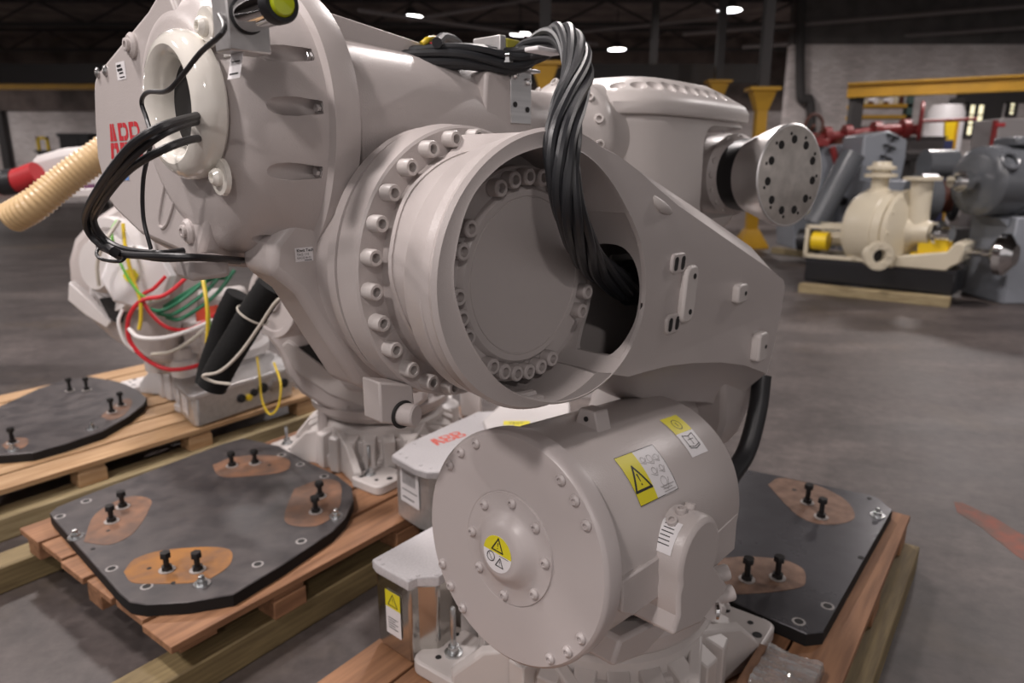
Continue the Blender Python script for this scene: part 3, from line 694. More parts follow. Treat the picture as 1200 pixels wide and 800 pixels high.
# forearm tube
m = M(); m.lathe((-.60, AY, AZ-.015), (1, 0, 0), [(0, .185), (.10, .180), (.40, .165), (.56, .155), (.565, .142), (.60, .122), (.95, .118)], 64); tubeo = obj('forearm_tube', m, PAINT, upper)
m = M(); m.prism([V(x, AY-.055, z) for x, z in ((-.55, 1.84), (-.26, 1.815), (-.275, 1.870), (-.55, 1.905))], (0, .03, 0)); rdg = obj('top_ridge', m, PAINT, tubeo, bev=.004)
hm = M(); hm.lathe((-.292, AY-.056, 1.845), (0, -1, 0), [(0, .009), (.001, .009), (.001, 0)], 12); obj('bolt_hole', hm, DARK, rdg)
m = M(); m.prism([V(x, .25, z) for x, z in ((-.22, 1.60), (-.04, 1.60), (-.035, 1.76), (-.06, 1.815), (-.20, 1.815))], (0, .30, 0)); blk = obj('clamp_block', m, PAINT, upper, bev=.008)
m = M(); m.prism([V(x, .247, z) for x, z in ((-.12, 1.70), (-.045, 1.70), (-.045, 1.83), (-.12, 1.83))], (0, .006, 0)); m.box(-.16, -.03, .23, .40, 1.822, 1.830); br = obj('clamp_bracket', m, STEEL, blk, bev=.002)
for x, z in ((-.105, 1.812), (-.06, 1.800)): bolt(br, V(x, .246, z), (0, -1, 0), .009, .008, CHROME, 'button')
for x, z in ((-.105, 1.745), (-.06, 1.735)): hm = M(); hm.lathe((x, .2465, z), (0, -1, 0), [(0, .007), (.001, .007), (.001, 0)], 10); obj('bolt_hole', hm, DARK, br)
m = M(); m.box(-.170, -.150, .235, .325, 1.83, 1.895); cl = obj('clamp_plate', m, BOXM, upper, bev=.002)
m = M(); m.box(-.148, -.10, .235, .325, 1.83, 1.890); obj('clamp_rubber', m, mat('dull_yellow_clamp', (.42, .38, .03), .5, var=.3, vscale=20), cl, bev=.003)
for y in (.205, .35): bolt(cl, V(-.175, y, 1.83), (0, 0, 1), .009, .02, CHROME, 'hex')
# twisted cable bundle from the clamp over and down into the opening
path = spline([(-.40, .42, 1.825), (-.25, .30, 1.845), (-0.130, 0.240, 1.840), (-0.090, 0.210, 1.864), (-0.090, 0.150, 1.881), (-0.123, 0.080, 1.876), (-0.187, 0.000, 1.830), (-0.269, -0.070, 1.770), (-0.369, -0.130, 1.705), (-0.446, -0.180, 1.642), (-0.461, -0.195, 1.584), (-0.443, -0.195, 1.526), (-0.378, -0.170, 1.467), (-0.275, -0.120, 1.412), (-0.176, -0.085, 1.372), (-.04, -.055, 1.315), (.02, -.05, 1.30)], 10)
def bundle(path, n, R, r, twist, ma, par):
    N = len(path); a, b, _ = frame(path[1]-path[0]); fr = []
    for i, p in enumerate(path):
        t = (path[min(i+1, N-1)]-path[max(0, i-1)]).normalized(); a = (a-t*a.dot(t)).normalized(); fr.append((p, a, t.cross(a)))
    for k in range(n):
        m = M(); ph = 2*pi*k/n+.15*R_.random(); pts = []
        for i, (p, a_, b_) in enumerate(fr):
            th = ph+twist*2*pi*i/N; w = R*(1+.10*sin(i*.23+k*1.7)); pts.append(p+(a_*cos(th)+b_*sin(th))*w)
        m.tube(pts, r, 9); obj('cable', m, ma, par)
cb = obj('cable_core', M().tube(path, .016, 10), CABLE, r1)
bundle(path, 8, .0225, .0098, 1.6, CABLE, cb)
m = M(); m.tube([(-0.087, 0.100, 1.705), (-0.177, 0.020, 1.776), (-0.185, -0.020, 1.806), (-0.130, 0.020, 1.806)], .006, 8, 8); obj('loose_cable', m, CABLE, cb)
m = M(); c = Vector((-0.169, 0.100, 1.845)); m.box(-.045, .045, -.02, .02, -.005, .005, Matrix.Translation(c)); obj('cable_tag', m, LWHT, cb, bev=.003)
m = M(); m.tube([(-0.307, 0.300, 1.868), (-0.233, 0.360, 1.894), (-0.142, 0.420, 1.904), (-0.084, 0.460, 1.895), (-0.070, 0.460, 1.860)], .012, 10, 8); obj('coiled_lead', m, CABLE, upper)
for c0, ma in (((505, 46), WYEL), ((515, 45), WRED), ((526, 47), CABLE), ((531, 50), WRED)): pass
lead('yellow_lead', [(-0.318, 0.340, 1.867), (-0.295, 0.340, 1.881), (-0.214, 0.400, 1.895), (-0.185, 0.420, 1.879)], .007, WYEL, upper)
lead('red_lead', [(-0.253, 0.380, 1.889), (-0.203, 0.400, 1.897), (-0.168, 0.420, 1.885), (-0.142, 0.440, 1.862)], .009, WRED, upper)
lead('red_lead', [(-0.168, 0.420, 1.901), (-0.121, 0.440, 1.905), (-0.109, 0.440, 1.882)], .008, WRED, upper)
# wrist
m = M(); m.lathe((.18, AY, AZ-.02), (1, 0, 0), [(-.03, .10), (.02, .125), (.08, .155), (.10, .168), (.135, .170), (.15, .162), (.30, .17), (.36, .0)], 64); wf = obj('wrist_flange', m, PAINT2, upper)
for i in range(14):
    a = 2*pi*(i+.3)/14; bolt(wf, V(.268, AY+cos(a)*.150, AZ-.02+sin(a)*.150), (-.75, cos(a)*.66, sin(a)*.66), .014, .018, PAINT2)
def wl(z, s, dx=0.): return [V(x*s+.70*(1-s)+dx, (y-.42)*s+.42, z) for x, y in ((.42, .22), (.50, .19), (.70, .185), (1.0, .20), (1.10, .225), (1.12, .30), (1.12, .55), (1.08, .62), (.9, .66), (.5, .66), (.36, .60), (.33, .42), (.36, .28))]
m = M(); m.loft([wl(1.37, .90), wl(1.42, .98), wl(1.50, 1.), wl(1.72, 1.), wl(1.755, 1.01)]); wr = obj('wrist_housing', m, PAINT2, upper, bev=.03, seg=4)
c = M(); c.loft([[V(x+.0, y, z) for x, z in [(.95+px, 1.575+pz) for px, pz in rrect(.42, .31, .07, 5)]] for y in (.10, .42)]); cut(wr, c)
m = M(); m.loft([wl(1.748, 1.05), wl(1.782, 1.05), wl(1.806, 1.0), wl(1.842, .80), wl(1.866, .64)]); obj('wrist_back', M().box(1.0, 1.36, .43, .60, 1.38, 1.76), PAINT, wr, bev=.02); dome = obj('wrist_cover', m, PAINT2, wr, bev=.008)
cs_ = []
for x, y in ((.40, .30), (.445, .25), (.50, .225), (.565, .213), (.63, .208), (.70, .205), (.77, .205), (.84, .207), (.92, .212), (1.0, .222), (1.06, .25)):
    c = M(); c.sphere((.70+(x-.70)*.97, .42+(y-.42)*.955, 1.842), .029, 14); cs_.append(c)
cut(dome, *cs_)
FD = V(-.258, -.966, 0).normalized(); FO = Vector((1.176, 0.241, 1.565))
m = M(); m.lathe(FO-FD*.30, FD, [(-.1, .15), (.16, .15), (.18, .155), (.25, .155), (.265, .14), (.30, .115)], 40); tool = obj('wrist_joint', m, PAINT, wr)
for i in range(16):
    a, b, _ = frame(FD); t = 2*pi*i/16; bolt(tool, FO-FD*.05+(a*cos(t)+b*sin(t))*.135, FD, .014, .016, PAINT2)
m = M(); m.lathe(FO, FD, [(-.035, .13), (.0, .134), (.05, .134)], 48); obj('seal_collar', m, BLACK, tool)
m = M(); m.lathe(FO, FD, [(.050, .13), (.053, .138), (.165, .176), (.200, .180), (.203, .176), (.203, 0)], 64); tf = obj('tool_flange', m, ALU, tool, label='conical bare aluminium tool flange')
m = M(); m.lathe(FO, FD, [(.2031, .172), (.2041, .170), (.2041, 0)], 64); obj('flange_face', m, ALUF, tf)
for i in range(11):
    a, b, _ = frame(FD); t = 2*pi*(i+.25)/11
    m = M(); m.lathe(FO+FD*.204+(a*cos(t)+b*sin(t))*.125, FD, [(0, .015), (.0012, .015), (.0012, 0)], 14); obj('bolt_hole', m, DARK, tf)
    m = M(); m.lathe(FO+FD*.204+(a*cos(t+.13)+b*sin(t+.13))*.145, FD, [(0, .006), (.0012, .006), (.0012, 0)], 8); obj('bolt_hole', m, DARK, tf)
# connector box beside the base
def conn_box(parent, top, z0, z1, mb, mtop, lip=.012, name='connector_box'):
    top = [Vector(p) for p in top]; c = sum(top, V(0, 0, 0))/len(top)
    def sc(k, z): return [V(c.x+(p.x-c.x)*k, c.y+(p.y-c.y)*k, z) for p in top]
    m = M(); m.loft([sc(.94, z0), sc(.94, z1-.025)]); b = obj(name, m, mb, parent, bev=.008)
    m = M(); m.loft([sc(1, z1-.028), sc(1, z1-.004), sc(.985, z1)]); l = obj('box_lid', m, mtop, b, bev=.002)
    for p in top:
        m = M(); m.lathe(V(c.x+(p.x-c.x)*.86, c.y+(p.y-c.y)*.86, z1), (0, 0, 1), [(0, .007), (.002, .006), (.002, 0)], 10); obj('lid_screw', m, mtop, l)
    return b
top1 = [(-0.384, 0.549, 0.500), (-0.392, 0.518, 0.500), (-0.386, 0.383, 0.500), (-0.356, 0.380, 0.500), (-0.313, 0.340, 0.500), (-0.201, 0.353, 0.500), (0.013, 0.580, 0.500)]
bx1 = conn_box(r1, top1, .235, .5, BOXS, SPECK)
def side_fn(p, q, x0, z0, k=.94, out=.0025):
    p = Vector(p); q = Vector(q); e = (q-p).normalized(); n = V(e.y, -e.x, 0)
    return lambda x, y, l: p+e*(x0+x)+n*(out+l)+V(0, 0, z0-p.z+y)
tc_ = sum((Vector(p) for p in top1), V(0, 0, 0))/len(top1)
ps = [Vector(p) for p in top1]; pa = tc_+(ps[1]-tc_)*.94; pc = tc_+(ps[2]-tc_)*.94
wd_ = (pc-pa).length
sticker('warning_label', bx1, side_fn(pa, pc, wd_*.45, .37), [(LWHT, [rect(-.032, -.075, .032, .065)]), (YEL, [rect(-.032, .012, .032, .065)]), (LINK, triangle_sign(0, .036, .04, .003)+[rect(-.022, -.02-.008*i, .02-.012*(i % 2), -.0225-.008*i) for i in range(5)])], 'yellow and white warning label')
for c in list(r1.children): c.location.z -= .225

# ---------------------------------------------------------------- the hall
m = M(); m.box(-34, 44, -9, 34, -.1, 0); struct('floor', m, FLOOR)
m = M(); m.box(-34, 44, -9, 34, 6.8, 6.9); struct('ceiling', m, CEIL)
m = M(); m.box(-34, 44, 32, 32.3, 0, 3.9); struct('wall_back', m, BRICK)
m = M(); m.box(-34, 44, 31.9, 32.3, 3.9, 6.8); struct('wall_back', m, CEIL)
m = M(); m.box(-34.3, -34, -9, 34, 0, 6.8); struct('wall_left', m, BRICK)
m = M(); m.box(8.6, 44, 23, 23.4, 0, 5.2); wr_ = struct('wall_right', m, BRICK)
m = M(); m.box(8.6, 44, 23, 23.4, 5.2, 6.8); struct('wall_right', m, mat('dark_wall_panel', (.10, .092, .09), .7, var=.3, vscale=2))
m = M(); m.box(-22.3, -22.0, 31.6, 31.9, 0, 3.9); struct('trim_1', m, DKSTEEL)
# roof steel: purlins and lattice trusses
for k, y in enumerate((9., 14., 19., 24., 29.)):
    m = M()
    for z in (5.95, 6.65): m.box(-30, 42, y-.06, y+.06, z-.06, z+.06)
    for i in range(48):
        x = -30+i*1.5; a = V(x, y, 5.95 if i % 2 else 6.65); b = V(x+1.5, y, 6.65 if i % 2 else 5.95); m.tube([a, b], .035, 4)
    struct('trim_%d' % (k+2), m, DKSTEEL)
for k, (p, q, r) in enumerate((((-2.960, 21.517, 5.600), (1.000, 22.339, 6.400), .05), ((1.510, 24.239, 5.700), (6.370, 22.624, 5.900), .045), ((5.356, 23.648, 5.600), (15.949, 21.562, 6.100), .06), ((7.410, 24.134, 5.300), (16.398, 22.011, 5.600), .06), ((-3.773, 18.652, 5.300), (2.904, 25.561, 5.600), .05))):
    m = M(); m.cyl(p, q, r, 8); struct('trim_%d' % (k+7), m, PIPEG)
# high bay lamps
LAMPS = [(5.634, 19.660, 5.500), (-2.727, 20.519, 5.500), (10.695, 25.092, 5.500), (0.261, 23.057, 5.500), (3.637, 25.979, 5.500), (-2.4, 1.5, 5.5), (.4, 6.6, 5.5), (-4.6, 6.2, 5.5), (6.5, 6.0, 5.5), (-7., 2., 5.5), (-2.4, -1.9, 5.5), (1.0, -6.2, 5.5), (8.4, 13., 5.5), (-6.5, 14., 5.5), (-19., 20., 5.5), (-22., 27., 5.5), (-23., 22., 5.5), (14., 17., 5.5)]  # unseen lamps continue the rows; those behind and far left added as fill
where = ['brightest round ceiling lamp, above the tool flange', 'ceiling lamp above the upper arm of the front robot, leftmost of the lit ones', 'ceiling lamp in front of the brick wall, rightmost of the lit ones', 'ceiling lamp behind the twisted cable bundle', 'small ceiling lamp right of the twisted cable bundle']
for i, p in enumerate(LAMPS):
    if i < 5: t = thing('ceiling_lamp', where[i], 'lamp', p, 0, 'high bay ceiling lamps')
    else: t = thing('ceiling_lamp', 'unseen round high bay lamp under the roof, in a set partly added as fill light', 'lamp', p, 0, 'high bay ceiling lamps')
    m = M(); m.lathe((0, 0, 0), (0, 0, 1), [(.0, .34), (.0, .32), (.02, .32), (.10, .20), (.24, .10), (.24, 0)], 28); obj('lamp_housing', m, DKSTEEL, t)
    m = M(); m.lathe((0, 0, -.004), (0, 0, 1), [(0, 0), (.0, .30), (.014, .30)], 28); obj('lamp_lens', m, LAMPG, t)
    m = M(); m.cyl((0, 0, .24), (0, 0, 1.3), .02, 8); obj('hanger_rod', m, DKSTEEL, t)
    l = bpy.data.lights.new('lamp_light', 'AREA'); l.shape = 'DISK'; l.size = .6; l.energy = LAMP_W; l.color = LAMP_COL
    o = bpy.data.objects.new('lamp_light', l); COL.objects.link(o); o.parent = t; o.location = (0, 0, -.012)

# ---------------------------------------------------------------- pallets, skids and plates
GR = radians(53.13)
def G(u, v, z=0.): return V(u*.6-v*.8, u*.8+v*.6, z)
def gthing(name, label, cat, u, v, z, group=None): return thing(name, label, cat, G(u, v, z), GR, group)
BOARDM = {}
def pallet(label, u0, u1, v0, v1, z1, ma, mb, nb, bw, blocks_u, label2=None):
    t = gthing('wooden_pallet', label, 'pallet', u0, v0, .11, 'wooden pallets under the robots')
    W = v1-v0; L = u1-u0; st = (W-bw)/(nb-1)
    for i in range(nb):
        m = M(); dz = .001*((i*7) % 3)
        m.box(0+.006*((i*5) % 3), L-.005*((i*3) % 4), i*st, i*st+bw, z1-.11-.026, z1-.11-dz); obj('deck_board', m, ma, t, bev=.003)
    for i, bu in enumerate(blocks_u):
        m = M(); m.box(bu-u0-.06, bu-u0+.06, .01, W-.01, z1-.11-.046, z1-.11-.027); obj('cross_board', m, ma, t, bev=.002)
        for j in range(3):
            if i == 0 and j == 0: continue
            vv = .0+(W-.11)*j/2
            m = M(); m.box(bu-u0-.065, bu-u0+.065, vv+.004, vv+.106, 0, z1-.11-.047); obj('block', m, mb, t, bev=.004)
    return t
pallet('orange wooden pallet under the rusty plate left of the front robot', .82, 2.95, 1.871, 3.032, .225, DECK, DECK, 6, .175, (.91, 1.235, 1.80, 2.4, 2.88))
pallet('pale wooden pallet with open slots at the left edge, furthest from the camera', .2, 2.6, 3.475, 5.0, .225, DECK2, DECK2, 8, .165, (.3, 1.28, 1.83, 2.52))
pallet('brown wooden pallet under the front robot and its plate', .55, 3.03, .255, 1.41, .225, DECK, DECK, 7, .158, (.62, 1.25, 1.85, 2.4, 2.95))
SK = []
def skid(label, u0, u1, v0, v1, ma, z=.11):
    t = G(u0, v0); m = M(); m.box(0, u1-u0, 0, v1-v0, 0, z-.001)
    o = obj('timber_skid', m, ma, None, bev=.006); o.location = t; o.rotation_euler = (0, 0, GR); tag(o, label, 'timber', 'timber skids on the floor'); return o
skid('greenish squared timber under the near edge of the rusty plate pallet', .35, 3.1, 1.885, 2.02, SKID)
skid('squared timber under the far edge of the rusty plate pallet', .20, 3.1, 2.995, 3.125, SKID)
skid('long pale squared timber under the front of the far left pallet', -.4, 3.3, 3.44, 3.58, SKIDL)
skid('squared timber under the rear of the far left pallet', .1, 2.6, 4.85, 4.98, SKID)
skid('greenish squared timber along the right edge of the front pallet', .5, 3.02, .205, .335, SKID)
skid('squared timber hidden under the left edge of the front pallet', .5, 3.0, 1.28, 1.40, SKID)
def plate_obj(label, poly, z1, th, ma, o, group='steel mounting plates'):
    o = Vector(o); t = thing('mounting_plate', label, 'plate', (o.x, o.y, z1-th), 0, group)
    P = [V(p[0]-o.x, p[1]-o.y, 0) for p in poly]; c = sum(P, V(0, 0, 0))/len(P)
    m = M(); m.loft([P, [p+V(0, 0, th-.003) for p in P]], True, False); m.loft([[p+V(0, 0, th-.003) for p in P], [p+(c-p).normalized()*.003+V(0, 0, th) for p in P]], False, True)
    b = obj('plate_body', m, ma, t); b.data.materials.append(PEDGE)
    for f in b.data.polygons:
        if f.normal.z < .6: f.material_index = 1
    t['th'] = th; return t
def rel(t, p): p = Vector(p); return V(p.x-t.location.x, p.y-t.location.y, t['th'])
def patch(t, pts, ma, label=None):
    P = [rel(t, p) for p in pts]; P = spline(P+[P[0]], 4)[:-1]
    m = M(); m.loft([[p for p in P], [p+V(0, 0, .0012) for p in P]]); o = obj('rust_patch', m, ma, t); 
    if label: o['label'] = label
def pbolt(t, p, h=.062, washer=SCALEM):
    q = rel(t, p); m = M(); m.lathe(q, (0, 0, 1), [(0, .027), (.004, .027), (.004, 0)], 16); w = obj('washer', m, washer, t)
    m = M(); m.lathe(q+V(0, 0, .004), (0, 0, 1), [(0, .0185), (.014, .0185), (.014, .0105), (h-.016, .0105), (h-.016, .0185), (h, .0185), (h+.003, .0165), (h+.003, 0)], 6); obj('bolt', m, BLKBOLT, t)
def znut(t, p):
    q = rel(t, p); m = M(); m.lathe(q, (0, 0, 1), [(0, .029), (.004, .028), (.004, .017), (.016, .016), (.016, .0095), (.030, .0095), (.032, .007), (.032, 0)], 12); obj('zinc_nut', m, ZINC, t, label='bright zinc nut and washer')
def phole(t, p, r=.013, ring=True):
    q = rel(t, p)
    if ring:
        m = M(); m.lathe(q, (0, 0, 1), [(0, r*1.55), (.0008, r*1.5), (.0008, 0)], 18); w = obj('bare_ring', m, WHMARK, t)
    m = M(); m.lathe(q+V(0, 0, .0008), (0, 0, 1), [(0, r), (.0008, r), (.0008, 0)], 16); obj('bolt_hole', m, DARK, t)
T = .27
p1 = plate_obj('dark steel mounting plate with four orange rust patches, left of the front robot', [(-1.826, 2.515, 0.270), (-1.786, 2.473, 0.270), (-1.259, 1.980, 0.270), (-1.202, 1.935, 0.270), (-1.142, 1.922, 0.270), (-1.020, 1.935, 0.270), (-0.893, 1.975, 0.270), (-0.791, 2.143, 0.270), (-0.673, 2.375, 0.270), (-0.649, 2.480, 0.270), (-0.651, 2.624, 0.270), (-0.686, 2.749, 0.270), (-0.771, 2.860, 0.270), (-0.930, 2.998, 0.270), (-1.146, 3.201, 0.270), (-1.354, 3.300, 0.270), (-1.430, 3.222, 0.270), (-1.776, 2.670, 0.270), (-1.831, 2.564, 0.270)], .27, .043, PLATE, (-1.216, 2.522, 0.270))
patch(p1, [(-1.561, 2.295, 0.270), (-1.640, 2.508, 0.270), (-1.590, 2.654, 0.270), (-1.487, 2.631, 0.270), (-1.446, 2.536, 0.270), (-1.413, 2.362, 0.270), (-1.458, 2.277, 0.270)], RUST)
patch(p1, [(-1.311, 2.102, 0.270), (-1.315, 2.181, 0.270), (-1.247, 2.237, 0.270), (-1.104, 2.260, 0.270), (-1.009, 2.242, 0.270), (-0.972, 2.165, 0.270), (-0.983, 2.097, 0.270), (-1.034, 2.042, 0.270), (-1.175, 2.032, 0.270), (-1.253, 2.042, 0.270)], RUSTO, 'bright orange rust patch')
patch(p1, [(-0.923, 2.725, 0.270), (-0.838, 2.817, 0.270), (-0.750, 2.791, 0.270), (-0.707, 2.654, 0.270), (-0.694, 2.515, 0.270), (-0.744, 2.413, 0.270), (-0.855, 2.426, 0.270), (-0.898, 2.522, 0.270)], RUST)
patch(p1, [(-1.371, 2.969, 0.270), (-1.299, 3.066, 0.270), (-1.121, 3.076, 0.270), (-1.034, 3.017, 0.270), (-1.019, 2.905, 0.270), (-1.160, 2.851, 0.270), (-1.288, 2.851, 0.270)], RUST)
for p in ((-1.542, 2.446, 0.270), (-1.563, 2.564, 0.270), (-1.169, 2.112, 0.270), (-1.065, 2.112, 0.270), (-0.795, 2.654, 0.270), (-0.777, 2.522, 0.270), (-1.278, 2.960, 0.270), (-1.183, 2.988, 0.270)): pbolt(p1, p)
for p in ((-1.611, 2.331, 0.270), (-1.016, 2.032, 0.270), (-0.687, 2.487, 0.270)): znut(p1, p)
for p in ((-1.741, 2.616, 0.270), (-1.768, 2.487, 0.270), (-1.363, 2.122, 0.270), (-1.191, 2.018, 0.270), (-0.875, 2.149, 0.270), (-0.770, 2.301, 0.270), (-1.092, 3.086, 0.270), (-0.972, 2.979, 0.270), (-0.829, 2.851, 0.270)): phole(p1, p)
for p in ((-1.500, 2.248, 0.270), (-1.516, 2.375, 0.270), (-1.235, 2.122, 0.270), (-1.113, 2.037, 0.270), (-1.110, 2.969, 0.270)): phole(p1, p, .008, False)
p2 = plate_obj('dark steel mounting plate on the right with four black bolts, under the front robot', [G(2.99, .80), G(3.035, .41), G(3.02, .375), G(2.945, .312), G(1.982, .34), G(1.943, .378), G(1.955, .52), G(2.02, .95), G(2.2, 1.30), G(2.8, 1.25), G(2.95, 1.1)], .27, .043, PLATE2, G(2.4, .8))
patch(p2, [(1.100, 2.766, 0.270), (1.173, 2.834, 0.270), (1.260, 2.799, 0.270), (1.328, 2.733, 0.270), (1.368, 2.616, 0.270), (1.341, 2.487, 0.270), (1.270, 2.433, 0.270), (1.179, 2.426, 0.270), (1.125, 2.480, 0.270), (1.108, 2.594, 0.270)], RUSTD, 'brown rust patch')
patch(p2, [(0.702, 2.181, 0.270), (0.826, 2.197, 0.270), (0.944, 2.175, 0.270), (0.988, 2.122, 0.270), (0.973, 2.056, 0.270), (0.938, 2.013, 0.270), (0.823, 1.985, 0.270), (0.701, 1.980, 0.270), (0.691, 2.052, 0.270)], RUSTD, 'brown rust patch')
for p in ((1.201, 2.601, 0.270), (1.205, 2.480, 0.270), (0.778, 2.056, 0.270), (0.883, 2.066, 0.270)): pbolt(p2, p, .075)
znut(p2, (1.432, 2.494, 0.270))
for p in ((0.983, 1.913, 0.270), (0.863, 1.837, 0.270)): phole(p2, p)
for p in ((0.701, 1.962, 0.270), (1.222, 2.192, 0.270), (1.473, 2.639, 0.270), (1.194, 2.717, 0.270)): phole(p2, p, .010, False)
p3 = plate_obj('dark steel mounting plate at the left frame edge, on the far pallet', [(-2.579, 3.046, 0.270), (-2.427, 3.086, 0.270), (-2.294, 3.117, 0.270), (-2.208, 3.222, 0.270), (-2.117, 3.394, 0.270), (-2.099, 3.610, 0.270), (-2.116, 3.807, 0.270), (-2.158, 3.928, 0.270), (-2.284, 4.074, 0.270), (-2.421, 4.195, 0.270), (-2.530, 4.267, 0.270), (-2.748, 4.360, 0.270), (-2.868, 4.285, 0.270), (-2.916, 4.108, 0.270), (-2.922, 3.650, 0.270), (-2.864, 3.335, 0.270), (-2.755, 3.169, 0.270)], .27, .043, PLATE, (-2.502, 3.583, 0.270))
patch(p3, [(-2.248, 3.610, 0.270), (-2.277, 3.807, 0.270), (-2.260, 3.913, 0.270), (-2.195, 3.836, 0.270), (-2.132, 3.637, 0.270), (-2.163, 3.557, 0.270)], RUST)
patch(p3, [(-2.500, 3.201, 0.270), (-2.511, 3.289, 0.270), (-2.434, 3.289, 0.270), (-2.376, 3.190, 0.270), (-2.414, 3.137, 0.270)], RUST)
for p in ((-2.691, 4.058, 0.270), (-2.597, 4.074, 0.270), (-2.225, 3.678, 0.270), (-2.235, 3.792, 0.270), (-2.468, 3.233, 0.270)): pbolt(p3, p, .075)
for p in ((-2.191, 3.430, 0.270), (-2.409, 3.148, 0.270)): znut(p3, p)
# orange paint on the floor
m = M(); a = [(2.169, 3.138, 0.000), (2.205, 3.129, 0.000), (2.262, 2.983, -0.000), (2.304, 2.691, 0.000), (2.156, 2.492, 0.000), (2.135, 2.657, 0.000), (2.140, 2.888, 0.000), (2.121, 3.034, 0.000)]
m.loft([[Vector(p) for p in a], [Vector(p)+V(0, 0, .001) for p in a]]); o = obj('floor_marking', m, mat('worn_orange_paint', (.22, .060, .035), .6, vscale=12, col2=(.11, .065, .05))); tag(o, 'worn orange painted line on the concrete floor, right edge', 'marking')
# timber block with stretch film in the front right corner
t = gthing('packing_block', 'brown wooden block with clear film at the bottom edge, right of the front robot', 'block', 1.60, .30, .225)
m = M(); m.box(0, .20, .0, .17, 0, .06); obj('timber', m, DECK, t, bev=.004)
m = M(); n = 34; vs = []; rr = random.Random(5); ridge = [rr.random() for _ in range(n)]
for j in range(n):
    for i in range(n):
        x, y = i/(n-1), j/(n-1); e = min(x, 1-x, y, 1-y)
        vs.append(V(.01+x*.19, -.005+y*.15, .064+.006*rr.random()+.02*ridge[i]*(.6+.4*sin(y*5+ridge[i]*9))-(.03 if e < .02 else 0)))
m.add(vs, [(j*n+i, j*n+i+1, (j+1)*n+i+1, (j+1)*n+i) for j in range(n-1) for i in range(n-1)]); o = obj('stretch_film', m, WRAP, t, sharp=15, label='crumpled clear plastic film')
sd = o.modifiers.new('thick', 'SOLIDIFY'); sd.thickness = .0006
m = M(); m.box(1.02-1.0, 1.02-.99, -.002, .0, 0, .1)

# ---------------------------------------------------------------- robots behind
def shift(root):
    for c in list(root.children): c.location -= root.location
def slab(name, pts, th, ma, par, bev=.01, lab=None):
    m = M(); m.prism([Vector(p) for p in pts], (0, th, 0)); return obj(name, m, ma, par, bev=bev, label=lab)
def wire(pts, r, ma, par, name='wire'):
    m = M(); m.tube(pts, r*.72, 8, 8); return obj(name, m, ma, par)
O2 = G(2.25, 2.5)
r2 = thing('industrial_robot', 'grey robot between the two others, its base beside the plate with four rust patches', 'robot', (O2.x, O2.y, .225), 0, 'industrial robots on pallets')
T2 = Matrix.Translation(O2) @ Matrix.Rotation(GR, 4, 'Z')
b2 = base_casting(r2, T2, PAINT2, half=.39)
anchor(b2, T2 @ V(-.33, -.27, .268), .12); anchor(b2, T2 @ V(-.33, .33, .268), .07)
m = M(); m.lathe(O2+V(0, 0, .44), (0, 0, 1), [(0, .26), (.02, .30), (.05, .33), (.085, .335), (.09, .30), (.16, .28), (.20, .20), (.20, 0)], 56); tt = obj('turntable', m, PAINT, r2)
for i in range(20):
    a = 2*pi*i/20; bolt(tt, O2+V(cos(a)*.307, sin(a)*.307, .528), (0, 0, 1), .014, .018, PAINT)
arm2 = slab('lower_arm', [(-1.102, 3.000, 1.180), (-0.970, 3.000, 1.224), (-0.665, 3.000, 1.113), (-0.380, 3.000, 0.768), (-0.385, 3.000, 0.568), (-0.505, 3.000, 0.478), (-0.679, 3.000, 0.474), (-0.850, 3.000, 0.536), (-0.954, 3.000, 0.601), (-1.012, 3.000, 0.689), (-1.041, 3.000, 0.799), (-1.115, 3.000, 0.904), (-1.144, 3.000, 1.038)], .30, PAINT, r2, .02)
slab('arm_rib', [(-1.013, 2.980, 0.832), (-0.985, 2.980, 0.855), (-0.789, 2.980, 0.695), (-0.612, 2.980, 0.583), (-0.615, 2.980, 0.526), (-0.821, 2.980, 0.607), (-0.966, 2.980, 0.719)], .05, PAINT2, arm2, .006)
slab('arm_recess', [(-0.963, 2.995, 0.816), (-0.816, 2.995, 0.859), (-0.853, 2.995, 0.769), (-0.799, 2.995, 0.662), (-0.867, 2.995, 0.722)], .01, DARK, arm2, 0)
slab('cover_lobe', [(-0.803, 2.960, 0.818), (-0.738, 2.960, 0.841), (-0.599, 2.960, 0.779), (-0.607, 2.960, 0.614), (-0.728, 2.960, 0.622), (-0.784, 2.960, 0.693)], .08, PAINT, arm2, .02)
slab('white_cover', [(-0.923, 2.970, 0.999), (-0.794, 2.970, 0.999), (-0.788, 2.970, 0.915), (-0.911, 2.970, 0.908)], .05, WHITE, arm2, .006)
m = M(); m.cyl((-0.893, 3.100, 0.342), (-0.884, 3.100, 0.534), .024, 16); m.cyl((-0.904, 3.100, 0.233), (-0.890, 3.100, 0.385), .036, 16); obj('stop_post', m, PAINT, r2)
m = M(); c = Vector((-0.961, 2.750, 1.078)); m.lathe(c, (-.55, -.8, .1), [(-.12, .15), (-.02, .155), (0, .15), (.0, .125), (-.008, .12), (-.008, .05), (.005, .045), (.005, 0)], 44); obj('pulley_cover', m, PAINT, arm2)
m = M()
hp = spline([(-0.841, 2.420, 1.192), (-0.902, 2.420, 1.110), (-0.965, 2.420, 1.017), (-1.029, 2.420, 0.923), (-1.077, 2.420, 0.842), (-1.093, 2.420, 0.813)], 14)
m.tube(even(hp, .012), .052, 20, 0, lambda i, n: .0525 if i % 2 else .051); hz = obj('ribbed_hose', m, RUBBER, r2)
m = M(); hp = spline([(-1.029, 2.600, 1.129), (-1.076, 2.600, 1.047), (-1.118, 2.600, 0.947), (-1.161, 2.600, 0.845), (-1.174, 2.580, 0.775)], 14)
